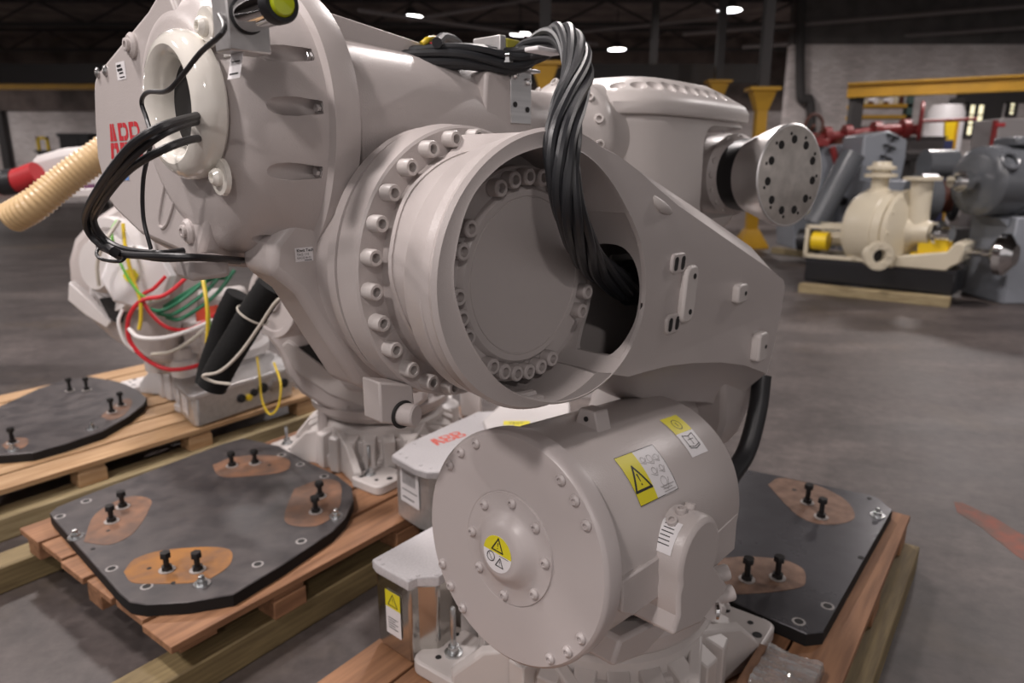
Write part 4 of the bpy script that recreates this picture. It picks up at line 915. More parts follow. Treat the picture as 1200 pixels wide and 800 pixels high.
m.tube(even(hp, .012), .048, 20, 0, lambda i, n: .049 if i % 2 else .0478); obj('ribbed_hose', m, RUBBER, r2)
d = (Vector((-1.029, 2.420, 0.923))-Vector((-0.902, 2.420, 1.110)))
m = M(); m.torus((-0.916, 2.420, 1.088), d, .057, .004, 30, 8); obj('cable_tie', m, WCLR, hz)
wire([(-0.758, 2.330, 1.178), (-0.803, 2.330, 1.149), (-0.869, 2.330, 1.060), (-0.942, 2.330, 0.969), (-1.013, 2.330, 0.908), (-1.083, 2.350, 0.886), (-1.054, 2.360, 0.861), (-0.995, 2.360, 0.852)], .008, WCLR, r2, 'milky_tube')
top2 = [(-0.472, 2.552, 0.500), (-0.442, 2.511, 0.500), (-0.364, 2.425, 0.500), (-0.316, 2.395, 0.500), (-0.234, 2.395, 0.500), (-0.178, 2.456, 0.500), (0.180, 2.888, 0.500), (0.119, 3.077, 0.500), (-0.158, 3.053, 0.500), (-0.426, 2.674, 0.500)]
bx2 = conn_box(r2, top2, .24, .5, BOXM, SPECK)
tc2 = sum((Vector(p) for p in top2), V(0, 0, 0))/len(top2)
q0 = tc2+(Vector(top2[1])-tc2)*.94; q1 = tc2+(Vector(top2[2])-tc2)*.94
sticker('serial_label', bx2, side_fn(q0, q1, (q1-q0).length*.5, .40), [(LWHT, [rect(-.062, -.075, .062, .085)]), (LINK, [rect(-.045+.010*i, .005, -.0405+.010*i, .065) for i in range(9)]+[rect(-.05, -.022, .05, -.018), rect(-.05, -.055, .03, -.05)])], 'white serial label with a bar code')
lo = Vector((-0.304, 2.647, 0.500)); lx = (Vector((-0.187, 2.758, 0.500))-lo); ly = (Vector((-0.270, 2.730, 0.500))-lo); ly = V(-lx.y, lx.x, 0).normalized(); lw_ = lx.length; lx.normalize()
sticker('maker_logo', bx2, lambda x, y, l: V(lo.x, lo.y, .5+l)+lx*x+ly*y, [(ORED, logo_polys(0, 0, lw_, lw_*.42))], 'orange red ABB lettering')
# second white box behind
m = M(); top3 = [(-0.127, 2.888, 0.520), (-0.100, 2.746, 0.520), (0.195, 2.727, 0.520), (0.261, 2.975, 0.520), (0.274, 3.140, 0.520), (-0.040, 3.140, 0.520)]
m.loft([[V(p[0], p[1], .24) for p in top3], [Vector(p) for p in top3]]); wb = obj('white_box', m, WHITE, r2, bev=.008, label='white junction box with a yellow label')
m = M(); m.box(-.10, .25, 0, .3, .24, .54, Matrix.Translation(V(*(0.344, 3.295, 0.240)))); obj('white_box', m, WHITE, r2, bev=.006)
yo = Vector((-0.037, 2.826, 0.520))
sticker('yellow_label', wb, lambda x, y, l: V(yo.x+x, yo.y+y, .52+l), [(YEL, [rect(0, 0, .115, .05), rect(.045, -.03, .095, 0)]), (LINK, text_polys('TEST', .02, .012, .022))])
m = M(); c = Vector((-0.438, 3.377, 0.300))
rr = random.Random(11)
for i in range(9):
    x, y = c.x+rr.uniform(-.16, .22), c.y+rr.uniform(-.05, .3); s_ = rr.uniform(.03, .07); m.box(x-s_, x+s_, y-s_, y+s_, .27, .33+rr.uniform(.02, .14))
m.lathe((c.x+.05, c.y+.1, .27), (0, 0, 1), [(0, .12), (.12, .11), (.14, .06), (.2, .05), (.2, 0)], 20); o = obj('motor_bracket', m, WHITE, r2, bev=.006); o['kind'] = 'stuff'
shift(r2)

O3 = G(2.32, 4.12)
r3 = thing('industrial_robot', 'light robot at the left with red, green and yellow wires hanging from it', 'robot', (O3.x, O3.y, .225), 0, 'industrial robots on pallets')
T3 = Matrix.Translation(O3) @ Matrix.Rotation(GR, 4, 'Z')
b3 = base_casting(r3, T3, WHITE, half=.42); anchor(b3, T3 @ V(-.36, -.34, .268), .12)
m = M(); m.lathe(O3+V(0, 0, .42), (0, 0, 1), [(0, .28), (.03, .33), (.08, .335), (.10, .30), (.22, .28), (.26, .24), (.26, 0)], 48); t3 = obj('turntable', m, WHITE, r3)
slab('side_frame', [(-2.106, 3.900, 0.721), (-1.933, 3.900, 0.859), (-1.630, 3.900, 0.894), (-1.594, 3.900, 0.620), (-1.678, 3.900, 0.415), (-2.085, 3.900, 0.415)], .35, PAINT2, r3, .03)
m = M(); m.box(-.06, .06, -.06, .06, 0, .26, Matrix.Translation(V(*(-1.874, 3.750, 0.560)))); m.box(-.05, .09, -.05, .08, 0, .18, Matrix.Translation(V(*(-1.728, 3.720, 0.607)))); obj('motor_block', m, WHITE, r3, bev=.012)
for p, r_, h in (((-1.806, 3.700, 0.496), .07, .16), ((-1.890, 3.720, 0.665), .05, .14), ((-1.664, 3.700, 0.550), .045, .2), ((-1.985, 3.740, 0.504), .05, .10)):
    m = M(); m.lathe(p, (.1, -.2, 1), [(0, r_), (h*.6, r_), (h*.65, r_*.8), (h, r_*.75), (h, 0)], 20); obj('motor', m, WHITE, r3)
# folded arm on the left
armc = slab('lower_arm', [(-2.172, 3.600, 1.314), (-2.005, 3.600, 1.416), (-1.704, 3.600, 1.407), (-1.691, 3.600, 1.148), (-1.827, 3.600, 0.554), (-1.961, 3.600, 0.578), (-2.135, 3.600, 0.705), (-2.244, 3.600, 0.825), (-2.315, 3.600, 0.948), (-2.300, 3.600, 1.126), (-2.253, 3.600, 1.236)], .28, PAINT, r3, .04)
m = M(); c = Vector((-2.050, 3.550, 1.111)); m.lathe(c, (-.45, -.88, .1), [(-.10, .245), (-.02, .245), (.01, .235), (.01, .19), (-.01, .18), (-.01, .15), (.05, .14), (.08, .12), (.08, 0)], 48); obj('joint_cover', m, WHITE, armc)
m = M(); c = Vector((-1.801, 3.330, 1.080)); m.lathe(c, (.25, -.95, .12), [(-.12, .155), (.0, .155), (.012, .145), (.012, 0)], 8); oc = obj('octagonal_cover', m, LWHT, armc, bev=.004)
m = M(); m.lathe(Vector((-1.816, 3.330, 1.092))+V(0, -.02, 0), (.25, -.95, .12), [(0, .035), (.004, .035), (.004, 0)], 6); obj('yellow_label', m, YEL, oc)
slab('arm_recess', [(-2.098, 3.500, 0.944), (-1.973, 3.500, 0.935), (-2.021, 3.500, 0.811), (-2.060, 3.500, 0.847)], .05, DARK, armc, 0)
slab('cover_lip', [(-2.240, 3.500, 1.032), (-2.147, 3.500, 0.935), (-2.055, 3.500, 0.820), (-2.081, 3.500, 0.788), (-2.180, 3.500, 0.856), (-2.260, 3.500, 0.935)], .06, WHITE, armc, .008)
top4 = [(-1.909, 3.769, 0.420), (-1.719, 3.528, 0.420), (-1.683, 3.528, 0.420), (-1.326, 4.100, 0.420), (-1.574, 4.422, 0.420)]
bx3 = conn_box(r3, top4, .235, .42, BOXM, BOXM)
tc4 = sum((Vector(p) for p in top4), V(0, 0, 0))/len(top4)
q0 = tc4+(Vector(top4[0])-tc4)*.94; q1 = tc4+(Vector(top4[1])-tc4)*.94
sticker('serial_label', bx3, side_fn(q0, q1, (q1-q0).length*.5, .33), [(LWHT, [rect(-.06, -.06, .06, .055)]), (LINK, [rect(-.04, -.03+.02*i, .04, -.026+.02*i) for i in range(4)])])
q0 = tc4+(Vector(top4[2])-tc4)*.94; q1 = tc4+(Vector(top4[3])-tc4)*.94; e = (q1-q0).normalized(); nrm = V(e.y, -e.x, 0)
for k, (s_, z, r_, ma) in enumerate(((.42, .32, .018, DARK), (.50, .31, .014, WYEL), (.56, .33, .016, DARK), (.66, .34, .022, DARK), (.80, .33, .028, STEEL), (.9, .33, .02, DARK))):
    m = M(); p = q0+(q1-q0)*s_; m.lathe(V(p.x, p.y, z), nrm, [(0, r_*1.4), (.012, r_*1.4), (.012, r_), (.016, r_), (.016, 0)], 14); obj('socket', m, ma, bx3)
slab('orange_label', [(-1.637, 3.550, 0.881), (-1.520, 3.550, 0.904), (-1.522, 3.550, 0.836), (-1.640, 3.550, 0.813)], .004, ORED, r3, 0, 'orange sticker')
wire([(-1.499, 3.300, 1.142), (-1.539, 3.250, 1.080), (-1.615, 3.200, 1.016), (-1.721, 3.200, 0.992), (-1.791, 3.200, 0.911), (-1.802, 3.200, 0.804), (-1.741, 3.200, 0.713), (-1.626, 3.200, 0.658), (-1.491, 3.250, 0.673), (-1.407, 3.300, 0.728)], .014, WRED, r3)
wire([(-1.646, 3.300, 1.089), (-1.684, 3.250, 1.040), (-1.725, 3.220, 1.009), (-1.699, 3.220, 0.932), (-1.639, 3.250, 0.851), (-1.549, 3.300, 0.835), (-1.456, 3.400, 0.894)], .013, WRED, r3)
wire([(-1.396, 3.100, 1.177), (-1.337, 3.000, 1.113), (-1.310, 2.950, 0.991), (-1.330, 2.950, 0.840), (-1.365, 2.950, 0.724)], .011, WYEL, r3)
wire([(-1.386, 3.120, 1.170), (-1.339, 3.020, 1.072), (-1.320, 2.980, 0.947), (-1.334, 3.000, 0.748)], .009, WLG, r3)
wire([(-1.815, 3.300, 1.337), (-1.791, 3.250, 1.232), (-1.761, 3.220, 1.097), (-1.728, 3.200, 1.000), (-1.735, 3.200, 0.911), (-1.751, 3.200, 0.854)], .012, WYEL, r3)
wire([(-1.841, 3.300, 1.353), (-1.846, 3.250, 1.291), (-1.802, 3.220, 1.149), (-1.732, 3.200, 1.033), (-1.684, 3.220, 0.989)], .009, WLG, r3)
for k in range(3): wire([(-1.451, 3.450, 1.142), (-1.523, 3.400, 1.048), (-1.611, 3.350, 0.964), (-1.684, 3.300, 0.915), (-1.739, 3.300, 0.932)][0:0] or [Vector(p)+V(.03*k, .02*k, -.025*k) for p in ((-1.451, 3.450, 1.142), (-1.524, 3.400, 1.039), (-1.611, 3.350, 0.964), (-1.683, 3.300, 0.923), (-1.747, 3.300, 0.932))], .014, WGRN, r3)
wire([(-1.428, 3.500, 1.053), (-1.507, 3.450, 1.048), (-1.619, 3.400, 0.984), (-1.713, 3.380, 0.924)], .014, WGRN, r3)
wire([(-1.814, 3.200, 0.952), (-1.831, 3.180, 0.891), (-1.815, 3.180, 0.801), (-1.785, 3.200, 0.746)], .012, WWHT, r3)
wire([(-1.798, 3.200, 0.858), (-1.728, 3.150, 0.829), (-1.622, 3.150, 0.825), (-1.523, 3.200, 0.846), (-1.433, 3.300, 0.881)], .014, WWHT, r3)
wire([(-1.801, 3.250, 1.357), (-1.858, 3.200, 1.257), (-1.903, 3.200, 1.159), (-1.909, 3.200, 1.060)], .012, WCLR, r3, 'milky_tube')
wire([(-1.679, 3.150, 0.747), (-1.575, 3.120, 0.767), (-1.483, 3.120, 0.816), (-1.442, 3.200, 0.858)], .012, WCLR, r3, 'milky_tube')
wire([(-1.285, 3.400, 0.666), (-1.262, 3.350, 0.583), (-1.242, 3.300, 0.474), (-1.203, 3.280, 0.405), (-1.157, 3.280, 0.445), (-1.142, 3.300, 0.554), (-1.202, 3.400, 0.635)], .008, WYEL, r3)
# beige corrugated hose
hp = spline([(-1.947, 2.750, 1.401), (-1.846, 2.750, 1.453), (-1.759, 2.800, 1.535), (-1.656, 2.850, 1.620), (-1.557, 2.950, 1.697), (-1.526, 3.150, 1.614), (-1.615, 3.400, 1.378)], 14)
m = M(); m.tube(even(hp, .0046), .06, 24, 0, lambda i, n: (.0555, .0565, .061, .061)[i % 4]); obj('corrugated_hose', m, BEIGE, r3, sharp=80, label='beige corrugated hose')
m = M(); m.cyl(hp[0]-(hp[1]-hp[0])*.02, hp[1], .048, 20); obj('hose_bore', m, DARK, r3)
shift(r3)

# white robot arm at the left frame edge, far back
r4 = thing('industrial_robot', 'white robot arm with a red sleeve at the left frame edge, behind the beige hose', 'robot', (-5.4, 5.6, 0), 0, 'industrial robots on pallets')
m = M(); m.lathe((-5.4, 5.6, 0), (0, 0, 1), [(0, .45), (.10, .45), (.12, .30), (.6, .26), (1.2, .24), (1.25, .2), (1.25, 0)], 40); obj('base', m, WHITE, r4)
slab('upper_arm', [(-5.486, 5.400, 1.625), (-3.716, 5.400, 1.532), (-3.577, 5.400, 1.674), (-3.365, 5.400, 1.729), (-3.108, 5.400, 1.748), (-2.863, 5.400, 1.686), (-2.903, 5.400, 1.387), (-3.227, 5.400, 1.375), (-3.879, 5.400, 1.337), (-5.567, 5.400, 1.311)], .35, WHITE, r4, .06)
slab('lower_rail', [(-4.621, 5.300, 1.391), (-2.968, 5.300, 1.441), (-2.977, 5.300, 1.379), (-4.638, 5.300, 1.317)], .12, WHITE, r4, .01)
m = M(); m.tube([(-3.957, 5.200, 1.492), (-3.743, 5.200, 1.480), (-3.586, 5.200, 1.492), (-3.422, 5.200, 1.546)], .085, 18, 6); rs = obj('red_sleeve', m, mat('red_sleeve_cloth', (.42, .02, .025), .5), r4, label='red sleeve')
m = M(); m.tube([(-3.693, 5.200, 1.480), (-3.649, 5.200, 1.483), (-3.586, 5.200, 1.492)], .092, 18, 4); obj('sleeve_band', m, BLACK, rs)
m = M(); m.tube([(-3.905, 5.150, 1.564), (-3.696, 5.150, 1.541), (-3.645, 5.150, 1.481), (-3.746, 5.150, 1.433)], .03, 10, 8); obj('air_fitting', m, ZINC, r4)
m = M(); m.cyl((-3.436, 5.200, 1.273), (-3.420, 5.200, 1.371), .025, 10); obj('castor', m, BLACK, r4)
m = M(); m.box(-.10, .10, 0, .02, -.04, .04, Matrix.Translation(V(*(-3.228, 5.360, 1.426)))); obj('violet_label', m, mat('violet_mark', (.12, .04, .10), .5), r4)
shift(r4)

# ---------------------------------------------------------------- machines and building at the back
def wthing(name, label, cat, p, group=None): return thing(name, label, cat, (p[0], p[1], p[2] if len(p) > 2 else 0), 0, group)
# cream pump on its black skid
t = wthing('pump', 'cream coloured industrial pump on a black steel skid, right of the tool flange', 'pump', (4.589, 8.835, 0.000))
PO = Vector((3.872, 9.284, 0.000)); PX = (Vector((5.170, 8.103, 0.000))-PO); PX.z = 0; PL = PX.length; PX.normalize(); PY = V(-PX.y, PX.x, 0)
PM = Matrix((PX, PY, V(0, 0, 1))).transposed().to_4x4(); PM.translation = PO
def pq(x, y, z): return PM @ V(x, y, z)
m = M(); m.box(.02, PL, .02, .75, .11, .40, PM); sk = obj('skid', m, mat('black_skid_paint', (.012, .012, .014), .25), t, bev=.02)
m = M(); m.box(.02, PL, .015, .06, .37, .41, PM); obj('skid_flange', m, mat('black_skid_edge', (.02, .02, .024), .2), sk)
m = M(); m.prism([pq(.42*PL, .0, .40), pq(PL-.1, .0, .40), pq(PL-.06, .0, .45), pq(PL+.02, .0, .50), pq(PL+.06, .0, .72), pq(PL-.05, .0, .74), pq(PL-.12, .0, .62), pq(.7*PL, 0, .55), pq(.42*PL, .0, .46)], PY*.62); obj('base_plate', m, CREAM, t, bev=.015)
c = pq(.47*PL, .32, .82); ax = (PX*1.-PY*.25).normalized()
m = M(); m.lathe(c-ax*.34, ax, [(0, .30), (.06, .44), (.12, .475), (.44, .48), (.45, .47), (.46, .48), (.56, .475), (.565, .45), (.575, .45), (.60, .50), (.66, .50), (.69, .40), (.72, .2), (.80, .15), (.95, .13), (.95, 0)], 48); cs = obj('casing', m, CREAM, t)
for i in range(12):
    a, b, d = frame(ax); th = 2*pi*i/12; bolt(cs, c+ax*.32+(a*cos(th)+b*sin(th))*.46, ax, .022, .02, CREAM, 'hex')
m = M(); m.lathe(c-ax*.10+V(0, 0, .47), (0, 0, 1), [(-.06, .14), (.02, .13), (.03, .10), (.16, .10), (.17, .19), (.21, .19), (.22, .11), (.25, .11), (.26, .17), (.30, .17), (.31, .12), (.36, .10), (.36, 0)], 28); obj('inlet_nozzle', m, CREAM, t)
m = M(); m.lathe(c+ax*.42+V(0, 0, .05), (0, 0, 1), [(0, .13), (.55, .12), (.56, .21), (.60, .21), (.60, 0)], 28); obj('outlet_nozzle', m, CREAM, t)
q = Vector((4.328, 8.250, 0.565))
m = M(); m.lathe(q+V(0, .22, 0), (0.05, -1, 0), [(0, .10), (.17, .10), (.175, .17), (.22, .17), (.22, .08), (.15, .08), (.15, 0)], 28); fl_ = obj('drain_flange', m, CREAM, t)
for i in range(8): th = 2*pi*i/8; bolt(fl_, q+V(cos(th)*.13, .0, sin(th)*.13), (0, -1, 0), .014, .012, CREAM, 'hex')
m = M(); m.lathe(q+V(0, .07, 0), (0, -1, 0), [(0, .079), (.002, .079), (.002, 0)], 20); obj('drain_bore', m, DARK, fl_)
for x0, x1, z0, z1 in ((-.02, .42*PL, .42, .47), (-.02, .42*PL, .80, .85), (-.02, .03, .42, .85), (.34*PL, .38*PL, .42, .85)):
    m = M(); m.box(x0, x1, .02, .08, z0, z1, PM); m.box(x0, x1, .55, .60, z0, z1, PM); o = obj('bearing_frame', m, CREAM, t, bev=.006); o['kind'] = 'stuff'
m = M(); m.cyl(pq(-.1, .32, .64), pq(.36*PL, .32, .68), .10, 20); obj('shaft_housing', m, CREAM, t)
m = M(); m.cyl(pq(.04*PL, .10, .64), pq(.15*PL, .10, .64), .12, 20); obj('shaft_guard', m, YBRT, t)
m = M(); m.cyl(pq(-.18, .30, .62), pq(.05*PL, .30, .62), .15, 20); obj('coupling', m, BLACK, t)
m = M(); m.box(.74*PL, .92*PL, .12, .36, .56, .80, PM); m.box(.70*PL, .95*PL, .08, .40, .555, .575, PM); obj('yellow_guard', m, YBRT, t, bev=.03)
m = M(); m.lathe(c+ax*.62, ax, [(0, .10), (.05, .15), (.09, .15), (.10, .09), (.22, .09), (.22, 0)], 24); obj('shaft_seal', m, CHROME, t)
m = M(); m.lathe(pq(PL+.02, .25, .62), (PX*.97-PY*.2), [(0, .05), (.10, .05), (.11, .04), (.26, .05), (.30, .15), (.36, .24), (.44, .24), (.52, .12), (.52, 0)], 28); obj('steel_coupling', m, CHROME, t)
shift(t)
for k, (a, b, lab) in enumerate((((3.745, 9.022, 0.000), (5.088, 8.000, 0.000), 'pale timber bearer on the floor in front under the black pump skid'), ((4.933, 13.273, 0.000), (5.316, 12.513, 0.000), 'short pale timber bearer on the floor left of the pump skid'))):
    a = Vector(a); b = Vector(b); d = (b-a); L = d.length; m = M(); m.box(-.0, L, -.04, .14, 0, .11); o = obj('timber_bearer', m, SKIDL, None, bev=.004); o.location = a; o.rotation_euler = (0, 0, atan2(d.y, d.x)); tag(o, lab, 'timber', 'timber bearers under machines')
# grey motor at the right frame edge
t = wthing('electric_motor', 'big dark grey electric motor at the right frame edge', 'motor', (6.504, 8.539, 0.000))
c = Vector((6.053, 8.600, 1.422)); ax = V(-.96, -.22, 0).normalized()
m = M(); m.lathe(c+ax*.62, -ax, [(0, .28), (.02, .36), (.06, .40), (.42, .42), (.425, .405), (.44, .405), (.445, .44), (1.1, .44), (1.1, 0)], 48); mc = obj('housing', m, MGREY, t)
m = M(); m.cyl(c+ax*.62, c+ax*.95, .07, 16); m.cyl(c+ax*.72, c+ax*.82, .12, 20); obj('shaft', m, CHROME, t)
m = M(); m.torus(c+ax*.45+V(0, -.36, .23), (0.1, -.8, .5), .10, .022, 24, 8); obj('lifting_eye', m, MGREY, mc)
m = M(); m.box(-.3, .25, -.3, .1, .40, .50, Matrix.Translation(c)); obj('terminal_box', m, MGREY, mc, bev=.02)
m = M(); m.box(-.22, .5, -.42, .4, -c.z, -.40, Matrix.Translation(c)); obj('pedestal', m, BGREY, t, bev=.02)
m = M(); m.prism([c+V(-.34, -.3, -.42), c+V(.3, -.3, -.42), c+V(.3, -.3, -.62), c+V(-.12, -.3, -.62)], (0, .5, 0)); obj('foot', m, BGREY, t, bev=.01)
shift(t)
# machine behind the pump: blue grey hood, cylinder, couplings
t = wthing('compressor', 'blue grey machine with a hood and black clamps, behind the cream pump', 'machine', (6.692, 12.757, 0.000))
pts = [(5.221, 10.800, 2.041), (5.580, 10.800, 2.102), (5.876, 10.800, 1.968), (5.886, 10.800, 1.711), (5.834, 10.800, 1.149), (5.956, 10.800, 0.245), (5.336, 10.800, 0.245), (5.228, 10.800, 1.149)]
hd = slab('hood', pts, .7, BGREY, t, .03)
for u, v in ((0, 0),): pass
for p in ((5.631, 10.780, 2.016), (5.600, 10.780, 1.870), (5.570, 10.780, 1.711)): m = M(); p = Vector(p); m.tube([p+V(-.08, 0, .03), p+V(0, -.05, 0), p+V(.08, -.02, -.03)], .02, 6, 4); m.tube([p+V(-.02, -.03, -.08), p+V(0, -.05, 0)], .02, 6); obj('clamp', m, BLACK, hd)
m = M(); m.cyl((4.540, 10.600, 0.757), (4.995, 10.600, 1.770), .17, 20); obj('inclined_cylinder', m, MGREY, t)
m = M(); m.box(0, 1.0, 0, .5, 0, .25, Matrix.Translation(V(*(5.223, 10.400, 1.142)))); obj('gear_case', m, BGREY, t, bev=.02)
m = M(); m.cyl((5.824, 10.200, 1.623), (6.234, 10.200, 1.623), .20, 28); m.cyl((6.229, 10.200, 1.577), (6.515, 10.200, 1.600), .06, 14); obj('drive_drum', m, MGREY, t)
m = M(); m.cyl((5.588, 9.900, 1.164), (5.801, 9.900, 1.164), .34, 28); obj('drive_flange', m, MGREY, t)
m = M(); m.cyl((5.801, 9.900, 1.164), (6.058, 9.900, 1.187), .22, 24); obj('coupling', m, BRN, t)
m = M(); m.torus((6.071, 9.800, 1.168), (1, -.4, 0), .27, .045, 30, 10); obj('hose_coil', m, CABLE, t)
m = M(); m.box(0, 1.6, 0, .8, 0, Vector((5.279, 10.400, 0.698)).z, Matrix.Translation(V(Vector((5.279, 10.400, 0.698)).x, 10.4, 0))); obj('machine_bed', m, DKSTEEL, t)
shift(t)
t = wthing('workshop_machine', 'blue grey machine with a chute directly right of the tool flange', 'machine', (6.313, 13.831, 0.000))
slab('body', [(4.704, 11.600, 1.891), (5.447, 11.600, 1.943), (5.523, 11.600, 1.653), (5.353, 11.600, 0.980), (5.365, 11.600, 0.258), (4.659, 11.600, 0.258), (4.535, 11.600, 1.520)], .8, BGREY, t, .03)
m = M(); m.tube([(5.069, 11.500, 1.888), (5.240, 11.500, 1.454), (5.295, 11.500, 1.093)], .05, 10, 6); obj('maroon_pipe', m, MRED, t)
m = M(); m.box(-.25, .15, -.2, .1, 0, .14, Matrix.Translation(V(*(5.079, 11.300, 0.996)))); obj('hose_heap', m, BLACK, t, bev=.05)
m = M(); m.prism([(4.659, 11.200, 0.869), (4.874, 11.200, 0.869), (4.806, 11.200, 1.001)], (0, .2, 0)); obj('yellow_guard', m, YBRT, t)
m = M(); m.box(-.12, .12, -.1, .1, 0, .12, Matrix.Translation(V(*(4.866, 11.500, 1.888)))); obj('red_cap', m, MRED, t, bev=.02)
shift(t)
# red valve pipework with a hand wheel
t = wthing('valve_assembly', 'maroon valve pipework with a hand wheel on a rack, behind the blue grey hood', 'valve', (6.307, 13.000, 0.285))
m = M(); m.tube([(5.332, 13.000, 2.073), (6.087, 13.000, 2.131), (6.684, 13.000, 2.219), (7.216, 13.000, 2.219)], .09, 12, 6); vp = obj('valve_pipe', m, MRED, t)
for u in ((5.603, 13.000, 2.102), (5.965, 13.000, 2.131), (6.475, 13.000, 2.190), (6.986, 13.000, 2.233)):
    m = M(); m.cyl(Vector(u)-V(.06, 0, 0), Vector(u)+V(.06, 0, 0), .17, 18); obj('pipe_flange', m, MRED, vp)
for u in ((5.882, 13.000, 1.926), (6.254, 13.000, 2.014)): m = M(); m.sphere(u, .19, 16); obj('valve_body', m, BRN, vp)
wc = Vector((7.089, 12.700, 2.346)); m = M(); m.torus(wc, (1, -.55, 0), .30, .035, 32, 8)
for i in range(3):
    a, b, d = frame((1, -.55, 0)); th = 2*pi*i/3; m.cyl(wc, wc+(a*cos(th)+b*sin(th))*.30, .025, 8)
m.cyl(wc, wc+V(.9, -.1, .03), .03, 10); obj('hand_wheel', m, MRED, t)
wc2 = Vector((5.329, 12.900, 2.286)); m = M(); m.torus(wc2, (.3, -.9, 0), .19, .025, 28, 8); m.cyl(wc2, wc2+V(0, .2, -.1), .03, 8); obj('hand_wheel', m, BRN, t)
m = M(); p = Vector((5.555, 13.100, 1.810)); q = Vector((7.322, 13.100, 1.869)); m.box(p.x, q.x, 13.0, 13.3, p.z-.12, p.z, None)
for x in (p.x+.1, (p.x+q.x)/2, q.x-.1): m.box(x-.05, x+.05, 13.0, 13.3, 0, p.z-.1)
obj('rack', m, DKSTEEL, t); shift(t)
# shelves
t = wthing('storage_shelf', 'open shelf with yellow bars and small parts, under the yellow crane beam', 'shelf', (9.725, 19.000, 1.469))
a = Vector((8.825, 19.000, 3.346)); b = Vector((10.252, 19.000, 2.547))
for u in (a.x, b.x-.15): m = M(); m.box(u, u+.15, 18.8, 19.0, 0, a.z); obj('upright', m, mat('dark_green_post', (.05, .09, .08), .5), t)
for k, z in enumerate((b.z+.55, b.z+.28, b.z)): m = M(); m.box(a.x, b.x, 18.8, 19.4, z-.05, z+.03); obj('shelf_board', m, YPAINT if k < 2 else DKSTEEL, t)
rr = random.Random(4)
for i in range(9):
    x = a.x+.25+i*.13; m = M(); m.box(x-.05, x+.06, 18.9, 19.2, b.z+.58, b.z+.64+rr.random()*.25); obj('carton', m, (CREAM, BRN, LWHT)[i % 3], t, bev=.01)
shift(t)
m = M(); p = Vector((9.451, 16.000, 1.673)); m.lathe((p.x, 16, 0), (0, 0, 1), [(0, .36), (.02, .37), (p.z*0+Vector((9.285, 16.000, 2.789)).z-.06, .37), (Vector((9.272, 16.000, 2.877)).z, .30), (Vector((9.272, 16.000, 2.877)).z, 0)], 32); o = obj('storage_tank', m, LWHT); tag(o, 'upright white cylindrical tank under the crane beam', 'tank')
t = wthing('safety_panel', 'upright panel, yellow above and navy below, right of the white tank', 'panel', (8.830, 14.500, 1.500))
slab('yellow_sheet', [(8.638, 14.500, 2.095), (8.579, 14.500, 2.484), (8.798, 14.500, 2.484), (8.825, 14.500, 2.095)], .06, YBRT, t, 0); 
p = Vector((8.638, 14.500, 2.095)); m = M(); m.box(p.x-.02, p.x+.16, 14.5, 14.56, 0, p.z); obj('navy_sheet', m, NAVY, t); m = M(); m.box(p.x+.16, p.x+.21, 14.48, 14.58, 0, Vector((8.798, 14.500, 2.484)).z); obj('post', m, YPAINT, t); shift(t)
t = wthing('control_cabinet', 'grey control cabinet with a small red badge at the right frame edge', 'cabinet', (7.958, 11.000, 0.751))
p = Vector((7.316, 11.000, 1.650)); q = Vector((8.453, 11.000, 2.283)); m = M(); m.box(p.x, q.x, 11, 11.6, 0, q.z); cbx = obj('body', m, CABG, t, bev=.015); m = M(); m.box(p.x-.07, p.x-.002, 11, 11.04, .8, q.z-.02); obj('side_panel', m, MRED, cbx)
p = Vector((7.274, 10.990, 2.172)); q = Vector((7.406, 10.990, 2.221)); m = M(); m.box(p.x, q.x, 10.98, 11, p.z, q.z); obj('badge', m, RED, cbx); shift(t)
t = wthing('parts_bin', 'low grey bin between the blue grey hood and the white tank', 'bin', (7.815, 13.600, 1.506))
p = Vector((7.429, 13.600, 1.848)); q = Vector((8.099, 13.600, 2.079)); m = M(); m.box(p.x, q.x, 13.6, 14.4, 0, q.z); obj('body', m, mat('bin_grey', (.13, .12, .12), .6), t, bev=.02); m = M(); m.box(p.x-.02, q.x+.02, 13.57, 14.43, q.z, q.z+.05); obj('rim', m, DKSTEEL, t); shift(t)
# crane girders, columns, window openings
def girder(name, lab, a, b, h, d, cat='girder'):
    a = Vector(a); b = Vector(b); e = (b-a); L = e.length; m = M()
    m.box(0, L, -d/2, d/2, 0, h*.14); m.box(0, L, -d/2, d/2, h*.86, h); m.box(0, L, -d*.12, d*.12, h*.1, h*.9)
    o = obj(name, m, YPAINT); o.location = a; o.rotation_euler = (0, -math.asin(e.z/L), atan2(e.y, e.x)); tag(o, lab, cat, 'yellow crane girders'); return o
girder('crane_girder', 'yellow crane girder over the machines at the right', (7.706, 17.000, 3.106), (11.929, 15.000, 3.126), .32, .3)
girder('crane_girder', 'yellow crane girder along the far left wall', (-21.172, 27.000, 4.288), (-8.407, 27.000, 4.288), .52, .4)
p = Vector((7.942, 17.000, 3.106)); m = M(); m.box(-.12, .12, -.12, .12, 0, p.z); o = obj('steel_post', m, DKSTEEL); o.location = (p.x, 17, 0); tag(o, 'dark steel post under the left end of the right crane girder', 'post', 'dark steel posts')
p = Vector((10.624, 17.600, 3.159)); m = M(); m.box(-.12, .12, -.12, .12, 0, p.z); o = obj('steel_post', m, DKSTEEL); o.location = (p.x, 17.6, 0); tag(o, 'dark steel post under the right crane girder beside the window', 'post', 'dark steel posts')
cols = (((4.810, 14.200, 2.308), 'yellow column with flared head right of the wrist of the front robot'), ((5.004, 18.000, 2.497), 'yellow column partly behind the wrist cover'), ((3.784, 20.000, 2.597), 'yellow column behind the flat wrist cover, only its head in view'), ((0.572, 13.000, 2.680), 'yellow column behind the twisted cable bundle'))
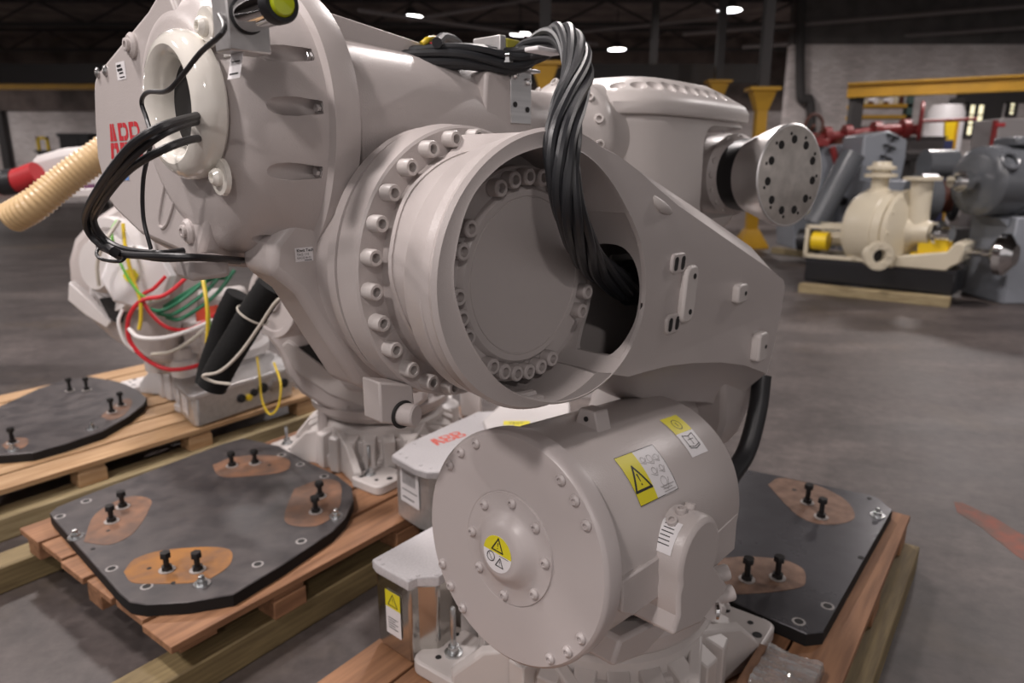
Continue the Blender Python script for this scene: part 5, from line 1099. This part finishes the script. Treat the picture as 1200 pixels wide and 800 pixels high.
for i, (p, lab) in enumerate(cols):
    p = Vector(p); zt = (3.05, 3.6, 4.1, 3.35)[i]; t = thing('crane_column', lab, 'column', (p.x, p.y, 0), 0, 'yellow crane columns')
    m = M(); m.box(-.10, .10, -.10, .10, .1, zt-.4); obj('shaft', m, YPAINT, t)
    m = M(); m.loft([[V(x*k, y*k2, z) for x, y in ((-1, -1), (1, -1), (1, 1), (-1, 1))] for k, k2, z in ((.105, .105, zt-.42), (.22, .15, zt-.08), (.29, .2, zt-.06), (.29, .2, zt))]); obj('head', m, YPAINT, t)
    m = M(); m.loft([[V(x*k, y*k, z) for x, y in ((-1, -1), (1, -1), (1, 1), (-1, 1))] for k, z in ((.28, 0), (.28, .05), (.12, .36))]); obj('foot', m, YPAINT, t)
    m = M(); m.box(-.09, .09, -.09, .09, zt, 6.0); obj('upper_shaft', m, DKSTEEL, t)
m = M(); m.box(-30, (6.555, 19.000, 3.698)[0], 18.9, 19.2, 3.65, 4.1); struct('trim_12', m, DKSTEEL)
m = M(); m.tube([(8.585, 22.800, 6.872), (8.874, 22.800, 3.994), (8.999, 22.800, 3.545), (9.257, 22.800, 3.344), (9.593, 22.800, 0.111)], .14, 12, 6); o = obj('duct_pipe', m, DKSTEEL); tag(o, 'dark duct pipe with an offset bend on the brick wall', 'pipe')
def window(n, a, b, y, mull):
    a = Vector(a); b = Vector(b); m = M(); x0, x1, z0, z1 = a.x, b.x, min(a.z, b.z), max(a.z, b.z)
    for q in ((x0-.08, x0, z0-.08, z1+.08), (x1, x1+.08, z0-.08, z1+.08), (x0, x1, z0-.08, z0), (x0, x1, z1, z1+.08)): m.box(q[0], q[1], y-.1, y+.02, q[2], q[3])
    for k in range(1, mull+1): x = x0+(x1-x0)*k/(mull+1); m.box(x-.05, x+.05, y-.08, y+.02, z0, z1)
    for k in (1, 2): z = z0+(z1-z0)*k/3; m.box(x0, x1, y-.07, y, z-.02, z+.02)
    w = struct('window_%d' % n, m, DKSTEEL); k = M(); k.box(x0, x1, y-.02, y, z0, z1); obj('pane', k, WINDOW, w)
window(1, (14.266, 22.950, 2.538), (14.710, 22.950, 3.432), 22.97, 1)
window(2, (15.503, 22.950, 3.153), (15.659, 22.950, 3.482), 22.97, 0)
m = M(); a = Vector((13.843, 22.900, 3.503)); b = Vector((16.973, 22.900, 3.503))
m.box(a.x, b.x, 22.85, 22.99, a.z-.0, a.z+.35); m.box(a.x, a.x+.2, 22.85, 22.99, 0, a.z); c = Vector((15.010, 22.900, 3.503)); m.box(c.x-.25, c.x+.25, 22.85, 22.99, 0, c.z); struct('door_1', m, DKSTEEL)
# clutter by the far left wall
t = wthing('workbench', 'far workbench by the left wall carrying a black case', 'bench', (-16.805, 27.000, 0.315))
a = Vector((-17.791, 27.000, 2.155)); b = Vector((-15.631, 27.000, 2.155)); m = M(); m.box(a.x, b.x, 27, 27.8, a.z-.08, a.z); obj('bench_top', m, DKSTEEL, t)
for x in (a.x+.1, b.x-.1): m = M(); m.box(x-.06, x+.06, 27.1, 27.7, 0, a.z-.08); obj('leg', m, DKSTEEL, t)
shift(t)
a = Vector((-16.868, 27.100, 2.157)); b = Vector((-15.758, 27.100, 2.769)); m = M(); m.box(a.x, b.x, 27.1, 27.6, a.z, b.z-.12); m.box(a.x-.05, b.x+.05, 27.05, 27.65, b.z-.12, b.z); m.box(a.x+.35, a.x+.7, 27.07, 27.1, a.z+.1, b.z-.2); o = obj('tool_case', m, BLACK); tag(o, 'black case on the far workbench by the left wall', 'case')
a = Vector((-17.729, 27.100, 2.157)); b = Vector((-17.299, 27.100, 2.647)); m = M(); m.box(a.x, a.x+.08, 27.1, 27.2, a.z, b.z); m.box(b.x-.08, b.x, 27.1, 27.2, a.z, b.z); m.box(a.x, b.x, 27.1, 27.2, b.z-.1, b.z); o = obj('yellow_stand', m, YBRT); tag(o, 'small yellow stand on the far workbench', 'stand')
